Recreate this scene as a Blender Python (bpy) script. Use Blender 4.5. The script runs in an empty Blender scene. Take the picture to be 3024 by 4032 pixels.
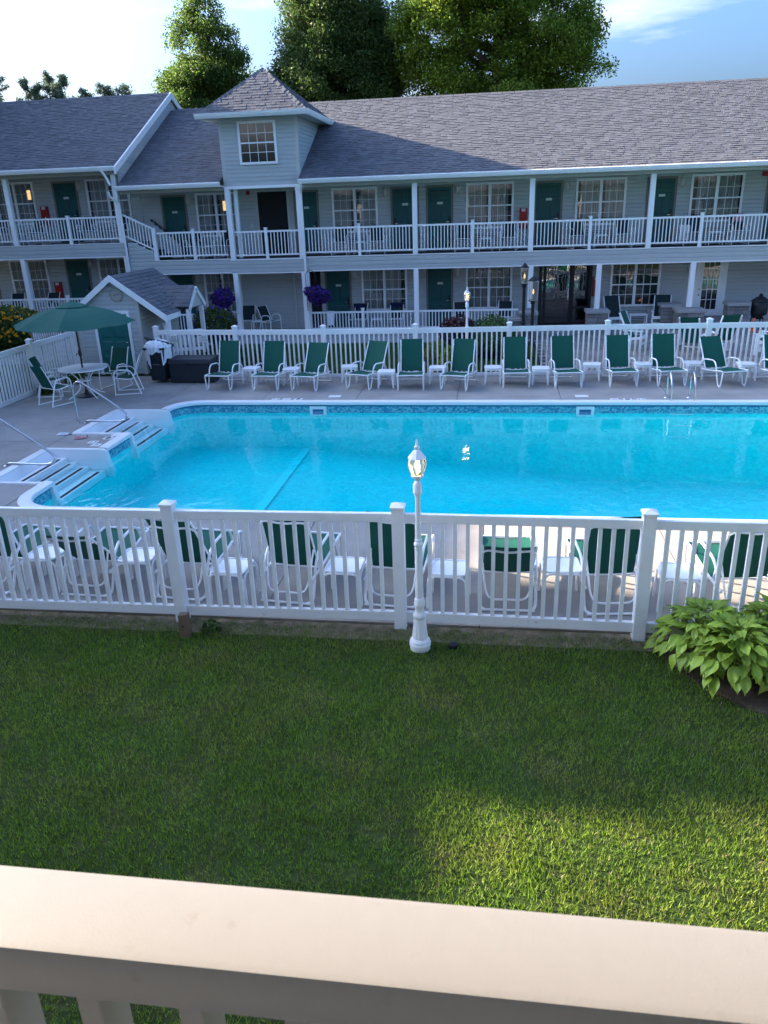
import bpy, bmesh, math, random
import numpy as np
from mathutils import Vector, Matrix
R = math.radians
scene = bpy.context.scene
C = scene.collection
rng = random.Random(7)
nr = np.random.default_rng(11)

# ---------------------------------------------------------------- camera
CAM_Z = 4.25
PITCH, ROLL, YAW = R(21.346), R(-1.977), R(8.394)
fw = Vector((-math.sin(YAW)*math.cos(PITCH), math.cos(YAW)*math.cos(PITCH), -math.sin(PITCH)))
rt = Vector((math.cos(YAW), math.sin(YAW), 0))
up = rt.cross(fw)
r2 = rt*math.cos(ROLL) + up*math.sin(ROLL)
u2 = up*math.cos(ROLL) - rt*math.sin(ROLL)
cam = bpy.data.cameras.new('camera')
cam.sensor_fit = 'VERTICAL'; cam.sensor_height = 36.0; cam.sensor_width = 27.0
cam.lens = 3070/4032*36
cam.clip_start = 0.05; cam.clip_end = 3000
cam.dof.use_dof = True; cam.dof.focus_distance = 14.0; cam.dof.aperture_fstop = cam.lens/1.6
camo = bpy.data.objects.new('camera', cam); C.objects.link(camo)
M4 = Matrix((r2, u2, -fw)).transposed().to_4x4(); M4.translation = (0, 0, CAM_Z)
camo.matrix_world = M4
scene.camera = camo

# ---------------------------------------------------------------- light
SUN_AZ, SUN_EL = R(15.0), R(20.0)      # from the left, turned 15 degrees to the far side
sdir = Vector((-math.cos(SUN_EL)*math.cos(SUN_AZ), math.cos(SUN_EL)*math.sin(SUN_AZ), math.sin(SUN_EL)))
world = bpy.data.worlds.new('World'); scene.world = world; world.use_nodes = True
wn, wl = world.node_tree.nodes, world.node_tree.links
wn.clear()
wo = wn.new('ShaderNodeOutputWorld'); bg = wn.new('ShaderNodeBackground')
sky = wn.new('ShaderNodeTexSky'); sky.sky_type = 'NISHITA'; sky.sun_disc = False
sky.sun_elevation = SUN_EL; sky.sun_rotation = -(math.pi/2-SUN_AZ)
sky.air_density = 1.0; sky.dust_density = 7.2; sky.ozone_density = 8.0
tc = wn.new('ShaderNodeTexCoord')
mp = wn.new('ShaderNodeMapping'); mp.inputs['Scale'].default_value = (1.3, 1.3, 7.5); mp.inputs['Rotation'].default_value = (0, R(9), 0)
mp.inputs['Location'].default_value = (0.35, 0.1, 0.27)
nz = wn.new('ShaderNodeTexNoise'); nz.inputs['Scale'].default_value = 1.6; nz.inputs['Detail'].default_value = 9; nz.inputs['Roughness'].default_value = 0.56
cr = wn.new('ShaderNodeValToRGB'); cr.color_ramp.elements[0].position = 0.53; cr.color_ramp.elements[1].position = 0.80
cr.color_ramp.elements[0].color = (0, 0, 0, 1); cr.color_ramp.elements[1].color = (0.85, 0.85, 0.85, 1)
mx = wn.new('ShaderNodeMixRGB'); mx.inputs['Color2'].default_value = (3.6, 3.6, 3.8, 1)
wl.new(tc.outputs['Generated'], mp.inputs['Vector']); wl.new(mp.outputs[0], nz.inputs['Vector'])
wl.new(nz.outputs['Fac'], cr.inputs[0]); wl.new(cr.outputs[0], mx.inputs['Fac'])
wl.new(sky.outputs[0], mx.inputs['Color1']); wl.new(mx.outputs[0], bg.inputs['Color'])
bg.inputs['Strength'].default_value = 0.095
wl.new(bg.outputs[0], wo.inputs['Surface'])
sl = bpy.data.lights.new('sun', 'SUN'); sl.energy = 4.5; sl.angle = R(0.55); sl.color = (1.0, 0.82, 0.61)
so = bpy.data.objects.new('sun', sl); C.objects.link(so); so.location = (-40, 12, 30)
so.rotation_euler = sdir.to_track_quat('Z', 'Y').to_euler()
vs = scene.view_settings
vs.view_transform = 'Standard'; vs.look = 'None'; vs.exposure = 2.66; vs.gamma = 1.0; vs.use_curve_mapping = False
scene.cycles.max_bounces = 7; scene.cycles.diffuse_bounces = 4; scene.cycles.transparent_max_bounces = 12
scene.cycles.caustics_reflective = False; scene.cycles.caustics_refractive = False
scene.cycles.use_denoising = True
scene.cycles.sample_clamp_indirect = 6.0

# ---------------------------------------------------------------- materials
MATS = {}
def mat(name, col, rough=0.6, var=0.0, vscale=6.0, bump=0.0, bscale=60.0, island=0.0, objr=0.0,
        metal=0.0, spec=0.35, trans=0.0, emit=None, col2=None, stretch=None, c2pos=(0.42, 0.62)):
    m = bpy.data.materials.new(name); m.use_nodes = True
    n, l = m.node_tree.nodes, m.node_tree.links
    b = n['Principled BSDF']; out = n['Material Output']
    b.inputs['Roughness'].default_value = rough; b.inputs['Metallic'].default_value = metal
    b.inputs['Specular IOR Level'].default_value = spec
    b.inputs['Base Color'].default_value = (*col, 1)
    cur = None
    geo = n.new('ShaderNodeNewGeometry')
    vec = geo.outputs['Position']
    if stretch:
        ms = n.new('ShaderNodeMapping'); ms.inputs['Scale'].default_value = stretch
        l.new(vec, ms.inputs['Vector']); vec = ms.outputs[0]
    if col2 is not None:
        t = n.new('ShaderNodeTexNoise'); t.inputs['Scale'].default_value = vscale; t.inputs['Detail'].default_value = 6
        l.new(vec, t.inputs['Vector'])
        rp = n.new('ShaderNodeValToRGB'); rp.color_ramp.elements[0].position = c2pos[0]; rp.color_ramp.elements[1].position = c2pos[1]
        rp.color_ramp.elements[0].color = (*col, 1); rp.color_ramp.elements[1].color = (*col2, 1)
        l.new(t.outputs['Fac'], rp.inputs[0]); cur = rp.outputs[0]
    fac = None
    def add(sock, amt):
        nonlocal fac
        mr = n.new('ShaderNodeMapRange'); mr.inputs['To Min'].default_value = 1-amt; mr.inputs['To Max'].default_value = 1+amt
        l.new(sock, mr.inputs['Value'])
        if fac is None: fac = mr.outputs[0]
        else:
            mm = n.new('ShaderNodeMath'); mm.operation = 'MULTIPLY'; l.new(fac, mm.inputs[0]); l.new(mr.outputs[0], mm.inputs[1]); fac = mm.outputs[0]
    if var:
        t = n.new('ShaderNodeTexNoise'); t.inputs['Scale'].default_value = vscale*1.7; t.inputs['Detail'].default_value = 7; t.inputs['Roughness'].default_value = .65
        l.new(vec, t.inputs['Vector']); add(t.outputs['Fac'], var*1.6)
    if island: add(geo.outputs['Random Per Island'], island)
    if objr:
        oi = n.new('ShaderNodeObjectInfo'); add(oi.outputs['Random'], objr)
    if fac is not None:
        hm = n.new('ShaderNodeVectorMath'); hm.operation = 'SCALE'
        if cur is None:
            hm.inputs[0].default_value = col
        else: l.new(cur, hm.inputs[0])
        l.new(fac, hm.inputs['Scale']); cur = hm.outputs[0]
    if cur is not None: l.new(cur, b.inputs['Base Color'])
    if bump:
        t = n.new('ShaderNodeTexNoise'); t.inputs['Scale'].default_value = bscale; t.inputs['Detail'].default_value = 5
        l.new(vec, t.inputs['Vector'])
        bp = n.new('ShaderNodeBump'); bp.inputs['Strength'].default_value = bump; bp.inputs['Distance'].default_value = .01
        l.new(t.outputs['Fac'], bp.inputs['Height']); l.new(bp.outputs[0], b.inputs['Normal'])
    if trans:
        tr = n.new('ShaderNodeBsdfTranslucent'); mxs = n.new('ShaderNodeMixShader'); mxs.inputs[0].default_value = trans
        if cur is not None: l.new(cur, tr.inputs['Color'])
        else: tr.inputs['Color'].default_value = (*col, 1)
        l.new(b.outputs[0], mxs.inputs[1]); l.new(tr.outputs[0], mxs.inputs[2]); l.new(mxs.outputs[0], out.inputs['Surface'])
    if emit:
        b.inputs['Emission Color'].default_value = (*emit[0], 1); b.inputs['Emission Strength'].default_value = emit[1]
    MATS[name] = m
    return m

mat('siding', (.46, .485, .485), .55, var=.05, vscale=1.5, objr=.03)
mat('siding_light', (.50, .50, .47), .55, var=.05, vscale=1.5, objr=.03)
mat('white', (.86, .86, .86), .38, var=.035, vscale=1.2, spec=.4)
mat('white_worn', (.85, .845, .84), .4, var=.05, vscale=3.0, col2=(.78, .77, .75), c2pos=(.55, .75))
mat('rail_scuffed', (.84, .835, .82), .45, var=.04, vscale=9, stretch=(1.2, 1, 9), col2=(.20, .19, .18), c2pos=(.66, .74))
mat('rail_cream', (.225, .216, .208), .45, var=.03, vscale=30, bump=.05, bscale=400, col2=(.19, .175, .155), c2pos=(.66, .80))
mat('chair_white', (.86, .86, .86), .3, spec=.5)
mat('plastic_white', (.86, .86, .86), .4)
mat('sling_green', (.006, .100, .070), .75, var=.12, vscale=3, stretch=(14, .5, .5), trans=.12)
mat('sling_dark', (.012, .030, .034), .8, var=.1, vscale=4)
mat('door_green', (.010, .082, .080), .45, var=.04, vscale=2)
mat('shed_door_green', (.012, .125, .11), .45, var=.04, vscale=2)
mat('shingle', (.122, .127, .144), .92, var=.1, vscale=.9, island=.16, objr=.0, bump=.25, bscale=260, spec=.15)
mat('shingle_piece', (.122, .127, .144), .92, var=.1, vscale=.9, objr=.16, bump=.25, bscale=260, spec=.15)
mat('roof_base', (.05, .048, .05), .95)
mat('concrete', (.33, .31, .295), .85, var=.16, vscale=1.1, bump=.12, bscale=160, spec=.2, objr=.03, col2=(.265, .25, .235), c2pos=(.40, .75))
mat('porch_concrete', (.33, .325, .315), .85, var=.12, vscale=1.5, bump=.1, bscale=120, spec=.2)
mat('paver', (.235, .215, .20), .85, var=.15, vscale=4, objr=.22, bump=.2, bscale=80, spec=.2)
mat('ground', (.036, .062, .018), .95, var=.25, vscale=2.2, bump=.4, bscale=40, spec=.1, col2=(.060, .066, .030), c2pos=(.5, .72))
mat('soil', (.25, .195, .135), .95, var=.35, vscale=9, bump=.6, bscale=60, spec=.1, col2=(.13, .12, .06))
mat('mulch', (.085, .062, .046), .95, var=.4, vscale=14, bump=.8, bscale=70, spec=.1)
mat('straw', (.30, .24, .15), .9, island=.35, trans=.2)
mat('steel', (.62, .63, .65), .22, metal=1.0)
mat('black', (.013, .014, .017), .45, var=.08, vscale=5)
mat('box_black', (.020, .026, .034), .6, var=.1, vscale=4, bump=.12, bscale=150)
mat('iron', (.016, .018, .020), .5, var=.1, vscale=9)
mat('dark_gap', (.018, .018, .020), .9)
mat('interior_shade', (.035, .038, .042), .9)  # near-black colour that paints the shade of unlit rooms
mat('deck_wood', (.052, .050, .052), .8, var=.1, vscale=3)
mat('red', (.36, .018, .016), .4, var=.05)
mat('orange', (.80, .13, .03), .5)
mat('towel', (.78, .80, .84), .95, bump=.35, bscale=300, spec=.1, var=.04)
mat('towel_pink', (.62, .30, .34), .95, bump=.3, bscale=300, spec=.1)
mat('towel_navy', (.015, .02, .06), .95, bump=.3, bscale=300, spec=.1)
mat('curtain', (.52, .53, .52), .9, var=.12, vscale=1.5, trans=.3)
mat('stone', (.23, .22, .215), .9, var=.2, vscale=7, objr=.22, bump=.9, bscale=26, spec=.15)
mat('stone_cap', (.33, .325, .32), .85, var=.12, vscale=6, bump=.5, bscale=40, spec=.15)
mat('wood_stake', (.17, .115, .075), .9, var=.25, vscale=12, stretch=(6, 6, 1), bump=.4, bscale=60)
mat('bark', (.12, .095, .075), .95, var=.3, vscale=5, bump=.7, bscale=24)
mat('leaf', (.095, .165, .032), .55, var=.22, vscale=.35, island=.42, trans=.5, spec=.3)
mat('leaf_bright', (.175, .255, .030), .55, var=.22, vscale=.35, island=.40, trans=.5, spec=.3)
mat('leaf_dark', (.070, .122, .030), .55, var=.2, vscale=.5, island=.42, trans=.45, spec=.3)
mat('needle', (.115, .165, .105), .7, var=.2, vscale=.5, island=.4, trans=.25)
mat('bush', (.06, .115, .022), .6, var=.2, vscale=1.5, island=.4, trans=.25)
mat('bush_red', (.055, .014, .022), .6, var=.2, vscale=1.5, island=.4, trans=.2)
mat('bush_yellow', (.16, .20, .03), .6, var=.2, vscale=1.5, island=.3, trans=.3)
mat('hosta', (.27, .385, .04), .42, var=.10, vscale=5, objr=.30, trans=.22, spec=.4, bump=.25, bscale=45)
mat('grass', (.155, .260, .030), .6, var=.30, vscale=1.1, island=.62, trans=.5, spec=.3, col2=(.24, .285, .050), c2pos=(.45, .7))
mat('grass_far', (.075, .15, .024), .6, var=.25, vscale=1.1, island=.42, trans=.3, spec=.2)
mat('petal_purple', (.060, .012, .22), .7, island=.4, trans=.25)
mat('petal_yellow', (.72, .36, .015), .7, island=.25, trans=.3)
mat('canopy', (.014, .118, .092), .8, var=.08, vscale=2.5, bump=.1, bscale=400, trans=.15)
mat('pole_dark', (.022, .015, .014), .4, spec=.5)
mat('coping', (.78, .79, .80), .35, var=.05, vscale=2)
mat('fiberglass', (.80, .81, .82), .3, var=.04, vscale=1.5)
mat('strip_dark', (.020, .024, .030), .85, var=.4, vscale=30)
mat('tile_sign', (.74, .75, .74), .6, var=.05, vscale=20)
mat('ink', (.02, .022, .03), .6)
mat('faded_ink', (.30, .25, .235), .9)
mat('cement_lid', (.66, .67, .68), .6)
mat('clock_face', (.36, .35, .32), .7, var=.2, vscale=14)
mat('clock_rim', (.26, .25, .23), .7, var=.15, vscale=10)
mat('fixture', (.50, .50, .47), .4)
mat('fixture_glass', (.62, .62, .58), .25)
mat('bulb', (1, .9, .7), .4, emit=((1.0, .76, .44), .7))
mat('bulb_dim', (1, .8, .5), .4, emit=((1.0, .55, .20), .28))
mat('lamp_room', (1, .75, .4), .6, emit=((1.0, .60, .25), .22))
mat('flame', (1, .4, .1), .6, emit=((1.0, .30, .06), .7))
mat('plate', (.62, .64, .62), .5)
mat('grille', (.10, .10, .10), .6)
mat('brass', (.38, .33, .24), .35, metal=.9)
mat('litter_pink', (.55, .25, .25), .6)
mat('litter_clear', (.62, .66, .70), .35)
mat('brown_trim', (.21, .19, .17), .7)
mat('can_grey', (.20, .22, .23), .5, var=.1)
mat('green_trim', (.030, .055, .050), .6)

def glass(name, tint, rough, base=0.06):
    m = bpy.data.materials.new(name); m.use_nodes = True
    n, l = m.node_tree.nodes, m.node_tree.links; n.remove(n['Principled BSDF']); out = n['Material Output']
    tr = n.new('ShaderNodeBsdfTransparent'); tr.inputs['Color'].default_value = (*tint, 1)
    gl = n.new('ShaderNodeBsdfGlossy'); gl.inputs['Roughness'].default_value = rough
    fr = n.new('ShaderNodeFresnel'); fr.inputs['IOR'].default_value = 1.5
    ad = n.new('ShaderNodeMath'); ad.operation = 'ADD'; ad.inputs[1].default_value = base; ad.use_clamp = True
    ms = n.new('ShaderNodeMixShader'); l.new(fr.outputs[0], ad.inputs[0]); l.new(ad.outputs[0], ms.inputs[0])
    l.new(tr.outputs[0], ms.inputs[1]); l.new(gl.outputs[0], ms.inputs[2]); l.new(ms.outputs[0], out.inputs['Surface'])
    geo = n.new('ShaderNodeNewGeometry'); t = n.new('ShaderNodeTexNoise'); t.inputs['Scale'].default_value = 1.4
    l.new(geo.outputs['Position'], t.inputs['Vector'])
    bp = n.new('ShaderNodeBump'); bp.inputs['Strength'].default_value = .05; bp.inputs['Distance'].default_value = .06
    l.new(t.outputs['Fac'], bp.inputs['Height']); l.new(bp.outputs[0], gl.inputs['Normal'])
    MATS[name] = m
glass('pane', (.85, .88, .88), .0, .045)
glass('lamp_glass', (.90, .88, .84), .02, .02)
glass('dark_glass', (.22, .24, .25), .0, .12)

def water_material():
    m = bpy.data.materials.new('water'); m.use_nodes = True
    n, l = m.node_tree.nodes, m.node_tree.links; n.remove(n['Principled BSDF']); out = n['Material Output']
    tr = n.new('ShaderNodeBsdfTransparent'); tr.inputs['Color'].default_value = (.99, .998, 1, 1)
    gl = n.new('ShaderNodeBsdfGlossy'); gl.inputs['Roughness'].default_value = .015
    fr = n.new('ShaderNodeFresnel'); fr.inputs['IOR'].default_value = 1.333
    ms = n.new('ShaderNodeMixShader'); geo = n.new('ShaderNodeNewGeometry')
    t1 = n.new('ShaderNodeTexNoise'); t1.inputs['Scale'].default_value = 5.5; t1.inputs['Detail'].default_value = 3
    mp = n.new('ShaderNodeMapping'); mp.inputs['Scale'].default_value = (1.0, .6, 1.0)
    l.new(geo.outputs['Position'], mp.inputs[0]); l.new(mp.outputs[0], t1.inputs['Vector'])
    t2 = n.new('ShaderNodeTexNoise'); t2.inputs['Scale'].default_value = .5; t2.inputs['Detail'].default_value = 2
    l.new(geo.outputs['Position'], t2.inputs['Vector'])
    b1 = n.new('ShaderNodeBump'); b1.inputs['Strength'].default_value = .16; b1.inputs['Distance'].default_value = .03
    b2 = n.new('ShaderNodeBump'); b2.inputs['Strength'].default_value = .12; b2.inputs['Distance'].default_value = .10
    l.new(t1.outputs['Fac'], b1.inputs['Height']); l.new(t2.outputs['Fac'], b2.inputs['Height']); l.new(b1.outputs[0], b2.inputs['Normal'])
    l.new(b2.outputs[0], gl.inputs['Normal']); l.new(b2.outputs[0], fr.inputs['Normal'])
    # seen from below the surface lets all light pass (there is no refraction to fold the sky into a cone)
    sub = n.new('ShaderNodeMath'); sub.operation = 'SUBTRACT'; sub.inputs[0].default_value = 1.0; l.new(geo.outputs['Backfacing'], sub.inputs[1])
    mu = n.new('ShaderNodeMath'); mu.operation = 'MULTIPLY'; l.new(fr.outputs[0], mu.inputs[0]); l.new(sub.outputs[0], mu.inputs[1])
    l.new(mu.outputs[0], ms.inputs[0]); l.new(tr.outputs[0], ms.inputs[1]); l.new(gl.outputs[0], ms.inputs[2]); l.new(ms.outputs[0], out.inputs['Surface'])
    va = n.new('ShaderNodeVolumeAbsorption'); va.inputs['Color'].default_value = (.10, .955, .985, 1); va.inputs['Density'].default_value = .60
    l.new(va.outputs[0], out.inputs['Volume'])
    MATS['water'] = m
water_material()

def liner_material(name, mosaic):
    m = bpy.data.materials.new(name); m.use_nodes = True
    n, l = m.node_tree.nodes, m.node_tree.links; b = n['Principled BSDF']; b.inputs['Roughness'].default_value = .5
    geo = n.new('ShaderNodeNewGeometry'); v = n.new('ShaderNodeTexVoronoi'); rp = n.new('ShaderNodeValToRGB')
    l.new(geo.outputs['Position'], v.inputs['Vector'])
    e = rp.color_ramp.elements
    if mosaic:
        v.inputs['Scale'].default_value = 24
        mp = n.new('ShaderNodeMapping'); mp.inputs['Scale'].default_value = (1, 1, 1.3); mp.inputs['Rotation'].default_value = (.5, .6, .2)
        l.new(geo.outputs['Position'], mp.inputs[0]); l.new(mp.outputs[0], v.inputs['Vector'])
        sx = n.new('ShaderNodeSeparateColor'); l.new(v.outputs['Color'], sx.inputs[0]); l.new(sx.outputs[0], rp.inputs[0])
        e[0].position = 0; e[0].color = (.03, .20, .34, 1); e[1].position = 1; e[1].color = (.50, .68, .60, 1)
        q = e.new(.30); q.color = (.07, .34, .44, 1); q = e.new(.6); q.color = (.22, .50, .54, 1)
        rp.color_ramp.interpolation = 'CONSTANT'
    else:
        v.inputs['Scale'].default_value = 16
        sx = n.new('ShaderNodeSeparateColor'); l.new(v.outputs['Color'], sx.inputs[0]); l.new(sx.outputs[0], rp.inputs[0])
        e[0].position = 0; e[0].color = (.03, .74, .71, 1); e[1].position = 1; e[1].color = (.06, .87, .81, 1)
    l.new(rp.outputs[0], b.inputs['Base Color'])
    MATS[name] = m
liner_material('liner', False); liner_material('mosaic', True)
mat('liner_pale', (.12, .90, .85), .5)
mat('liner_edge', (.02, .12, .26), .5)

# ---------------------------------------------------------------- mesh helpers
class MB:
    def __init__(s): s.v = []; s.f = []
    def quad(s, a, b, c, d):
        i = len(s.v); s.v += [tuple(a), tuple(b), tuple(c), tuple(d)]; s.f.append((i, i+1, i+2, i+3)); return s
    def poly(s, pts):
        i = len(s.v); s.v += [tuple(p) for p in pts]; s.f.append(tuple(range(i, i+len(pts)))); return s
    def hexa(s, p):
        i = len(s.v); s.v += [tuple(q) for q in p]
        for f in ((0,3,2,1),(4,5,6,7),(0,1,5,4),(1,2,6,5),(2,3,7,6),(3,0,4,7)): s.f.append(tuple(i+k for k in f))
        return s
    def box(s, x0, y0, z0, x1, y1, z1):
        return s.hexa([(x0,y0,z0),(x1,y0,z0),(x1,y1,z0),(x0,y1,z0),(x0,y0,z1),(x1,y0,z1),(x1,y1,z1),(x0,y1,z1)])
    def bar(s, p, q, w, h, upv=(0,0,1)):
        p, q = Vector(p), Vector(q); d = (q-p).normalized(); u = Vector(upv)
        if abs(d.dot(u)) > .98: u = Vector((0,1,0))
        sd = d.cross(u).normalized()*(w/2); uu = sd.cross(d).normalized()*(h/2)
        return s.hexa([p-sd-uu, p+sd-uu, q+sd-uu, q-sd-uu, p-sd+uu, p+sd+uu, q+sd+uu, q-sd+uu])
    def tube(s, path, r, n=8, closed=False):
        P = [Vector(p) for p in path]; m = len(P); rr = r if isinstance(r, (list, tuple)) else [r]*m
        i0 = len(s.v); prev = None
        for k in range(m):
            a = P[k-1] if (k > 0 or closed) else P[k]; b = P[(k+1) % m] if (k < m-1 or closed) else P[k]
            d = (b-a).normalized()
            if prev is None:
                u = Vector((0,0,1)) if abs(d.z) < .9 else Vector((1,0,0)); u = (u - d*u.dot(d)).normalized()
            else: u = (prev - d*prev.dot(d)).normalized()
            prev = u; w = d.cross(u)
            for j in range(n):
                t = 2*math.pi*j/n; s.v.append(tuple(P[k] + (u*math.cos(t) + w*math.sin(t))*rr[k]))
        for k in range(m if closed else m-1):
            for j in range(n):
                a = i0+k*n; b = i0+((k+1) % m)*n; s.f.append((a+j, a+(j+1) % n, b+(j+1) % n, b+j))
        if not closed:
            s.f.append(tuple(i0+j for j in reversed(range(n)))); s.f.append(tuple(i0+(m-1)*n+j for j in range(n)))
        return s
    def lathe(s, prof, n=16, c=(0,0,0), rib=0):
        i0 = len(s.v)
        for (r, z) in prof:
            for j in range(n):
                t = 2*math.pi*j/n; q = r*(1+(rib if j % 2 else 0)); s.v.append((c[0]+q*math.cos(t), c[1]+q*math.sin(t), c[2]+z))
        for k in range(len(prof)-1):
            for j in range(n): a = i0+k*n; b = a+n; s.f.append((a+j, a+(j+1) % n, b+(j+1) % n, b+j))
        s.f.append(tuple(i0+j for j in reversed(range(n)))); e = i0+(len(prof)-1)*n; s.f.append(tuple(e+j for j in range(n)))
        return s
    def grid(s, P, closed_u=False):          # P[i][j] points
        i0 = len(s.v); a = len(P); b = len(P[0])
        for row in P:
            for p in row: s.v.append(tuple(p))
        for i in range(a-1):
            for j in range(b-1): s.f.append((i0+i*b+j, i0+i*b+j+1, i0+(i+1)*b+j+1, i0+(i+1)*b+j))
        return s
    def extrude(s, pts, d):                   # planar polygon pts pushed along d
        d = Vector(d); n = len(pts); i = len(s.v)
        s.v += [tuple(p) for p in pts] + [tuple(Vector(p)+d) for p in pts]
        s.f.append(tuple(range(i, i+n))); s.f.append(tuple(reversed(range(i+n, i+2*n))))
        for k in range(n): s.f.append((i+k, i+n+k, i+n+(k+1) % n, i+(k+1) % n))
        return s
    def mesh(s, name, material=None, smooth=False, bevel=0.0, solid=0.0):
        me = bpy.data.meshes.new(name); me.from_pydata(s.v, [], s.f)
        bm = bmesh.new(); bm.from_mesh(me)
        bmesh.ops.recalc_face_normals(bm, faces=bm.faces)
        if solid: bmesh.ops.solidify(bm, geom=bm.faces[:], thickness=solid)
        if bevel: bmesh.ops.bevel(bm, geom=bm.edges[:], offset=bevel, segments=2, affect='EDGES', profile=.6)
        bm.to_mesh(me); bm.free()
        if smooth:
            me.polygons.foreach_set('use_smooth', [True]*len(me.polygons))
            try: me.set_sharp_from_angle(angle=R(42))
            except Exception: pass
        if material: me.materials.append(MATS[material])
        me.update(); return me
    def build(s, name, material, parent=None, smooth=False, bevel=0.0, solid=0.0, loc=None):
        return link(name, s.mesh(name, material, smooth, bevel, solid), parent, loc)

def link(name, me, parent=None, loc=None, rot=None, scale=None):
    o = bpy.data.objects.new(name, me); C.objects.link(o)
    if parent is not None:
        o.parent = parent
        if parent.get('_w'): o.matrix_parent_inverse = Matrix.Translation(-Vector(parent.location))
    if loc is not None: o.location = loc
    if rot is not None: o.rotation_euler = rot
    if scale is not None: o.scale = scale
    return o
def thing(name, label, cat, loc=(0,0,0), rz=0.0, group=None, w=False):
    o = bpy.data.objects.new(name, None); C.objects.link(o); o.empty_display_size = .2
    o.location = loc; o.rotation_euler = (0, 0, rz); tag(o, label, cat, group)
    if w: o['_w'] = 1                       # parts are given in place, not from the thing's base
    return o
def tag(o, label=None, cat=None, group=None, kind=None):
    if label: o['label'] = label
    if cat: o['category'] = cat
    if group: o['group'] = group
    if kind: o['kind'] = kind
    return o
def struct(o): o['kind'] = 'structure'; return o
kids = {}
def copy_tree(o, parent=None):
    c = o.copy(); C.objects.link(c)
    if parent is not None: c.parent = parent
    for ch in list(o.children): copy_tree(ch, c)
    return c
def place(proto, used, loc, rz, label=None, group=None):
    o = copy_tree(proto) if used[0] else proto
    used[0] = True
    o.location = loc; o.rotation_euler = (0, 0, rz)
    if label: o['label'] = label
    if group: o['group'] = group
    return o
def smooth_path(pts, n=6):
    P = [Vector(p) for p in pts]; out = []
    for i in range(len(P)-1):
        p0 = P[max(i-1, 0)]; p1 = P[i]; p2 = P[i+1]; p3 = P[min(i+2, len(P)-1)]
        for k in range(n):
            t = k/n; out.append(.5*((2*p1)+(p2-p0)*t+(2*p0-5*p1+4*p2-p3)*t*t+(3*p1-p0-3*p2+p3)*t**3))
    out.append(P[-1]); return out
def rounded(pts, r, n=4):
    P = [Vector(p) for p in pts]; out = [P[0]]
    for i in range(1, len(P)-1):
        a = (P[i-1]-P[i]); b = (P[i+1]-P[i]); ra = min(r, a.length*.48); rb = min(r, b.length*.48)
        A = P[i]+a.normalized()*ra; B = P[i]+b.normalized()*rb
        for k in range(n+1):
            t = k/n; out.append(A*(1-t)**2 + P[i]*2*t*(1-t) + B*t*t)
    out.append(P[-1]); return out
def leaf_mesh(name, centers, size, material, normals=None, up_bias=0.0, aspect=.6, jitter=.35):
    n = len(centers); c = np.asarray(centers, dtype=np.float64)
    d = nr.normal(size=(n, 3)); d[:, 2] += up_bias
    if normals is not None: d = d*.8 + np.asarray(normals)*1.3
    d /= np.linalg.norm(d, axis=1)[:, None]
    t = nr.normal(size=(n, 3)); t -= (t*d).sum(1)[:, None]*d; t /= np.linalg.norm(t, axis=1)[:, None]
    b = np.cross(d, t)
    s = (size*(1+nr.uniform(-jitter, jitter, n)))[:, None]
    v = np.empty((n, 4, 3)); v[:, 0] = c-t*s; v[:, 1] = c+b*s*aspect+d*s*.18; v[:, 2] = c+t*s; v[:, 3] = c-b*s*aspect+d*s*.18
    return quads_mesh(name, v.reshape(-1, 3), n, 4, material)
def quads_mesh(name, verts, nf, k, material):
    me = bpy.data.meshes.new(name)
    me.vertices.add(len(verts)); me.vertices.foreach_set('co', verts.astype(np.float32).ravel())
    me.loops.add(nf*k); me.loops.foreach_set('vertex_index', np.arange(nf*k, dtype=np.int32))
    me.polygons.add(nf); me.polygons.foreach_set('loop_start', np.arange(0, nf*k, k, dtype=np.int32))
    me.update(calc_edges=True); me.materials.append(MATS[material]); return me
def ordn(i): return ['first', 'second', 'third', 'fourth', 'fifth', 'sixth', 'seventh', 'eighth', 'ninth', 'tenth', 'eleventh', 'twelfth'][i]
def text_obj(name, txt, size, material, parent, loc, rot, align='CENTER', ext=.0006):
    cu = bpy.data.curves.new(name, 'FONT'); cu.body = txt; cu.size = size; cu.align_x = align; cu.align_y = 'CENTER'; cu.extrude = ext
    tmp = bpy.data.objects.new('tmp', cu); C.objects.link(tmp)
    dg = bpy.context.evaluated_depsgraph_get(); me = bpy.data.meshes.new_from_object(tmp.evaluated_get(dg))
    bpy.data.objects.remove(tmp); me.materials.clear(); me.materials.append(MATS[material])
    return link(name, me, parent, loc, rot)

# ================================================================ the setting
def sm(t): t = max(0., min(1., t)); return t*t*(3-2*t)
def gz(x, y): return -.03 + .62*sm((-12.3-x)/1.2)*sm((y-21.8)/4.5)
xs = [-600, -150, -60, -30, -24, -21, -19, -17.5, -16, -15, -14.3, -13.7, -13.2, -12.8, -12.3, -9.3, 14.7, 40, 150, 600]
ys = [-300, -60, -20, 0, 4, 7, 10.2, 18.3, 20, 21.5, 22.3, 23, 23.7, 24.4, 25.1, 25.8, 26.5, 28, 32, 45, 70, 150, 400, 1500]
g = MB(); idx = {}
for i, x in enumerate(xs):
    for j, y in enumerate(ys): idx[i, j] = len(g.v); g.v.append((x, y, gz(x, y)))
for i in range(len(xs)-1):
    for j in range(len(ys)-1):
        if xs[i] == -9.3 and ys[j] == 10.2: continue
        g.f.append((idx[i, j], idx[i+1, j], idx[i+1, j+1], idx[i, j+1]))
struct(g.build('ground', 'ground'))

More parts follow.
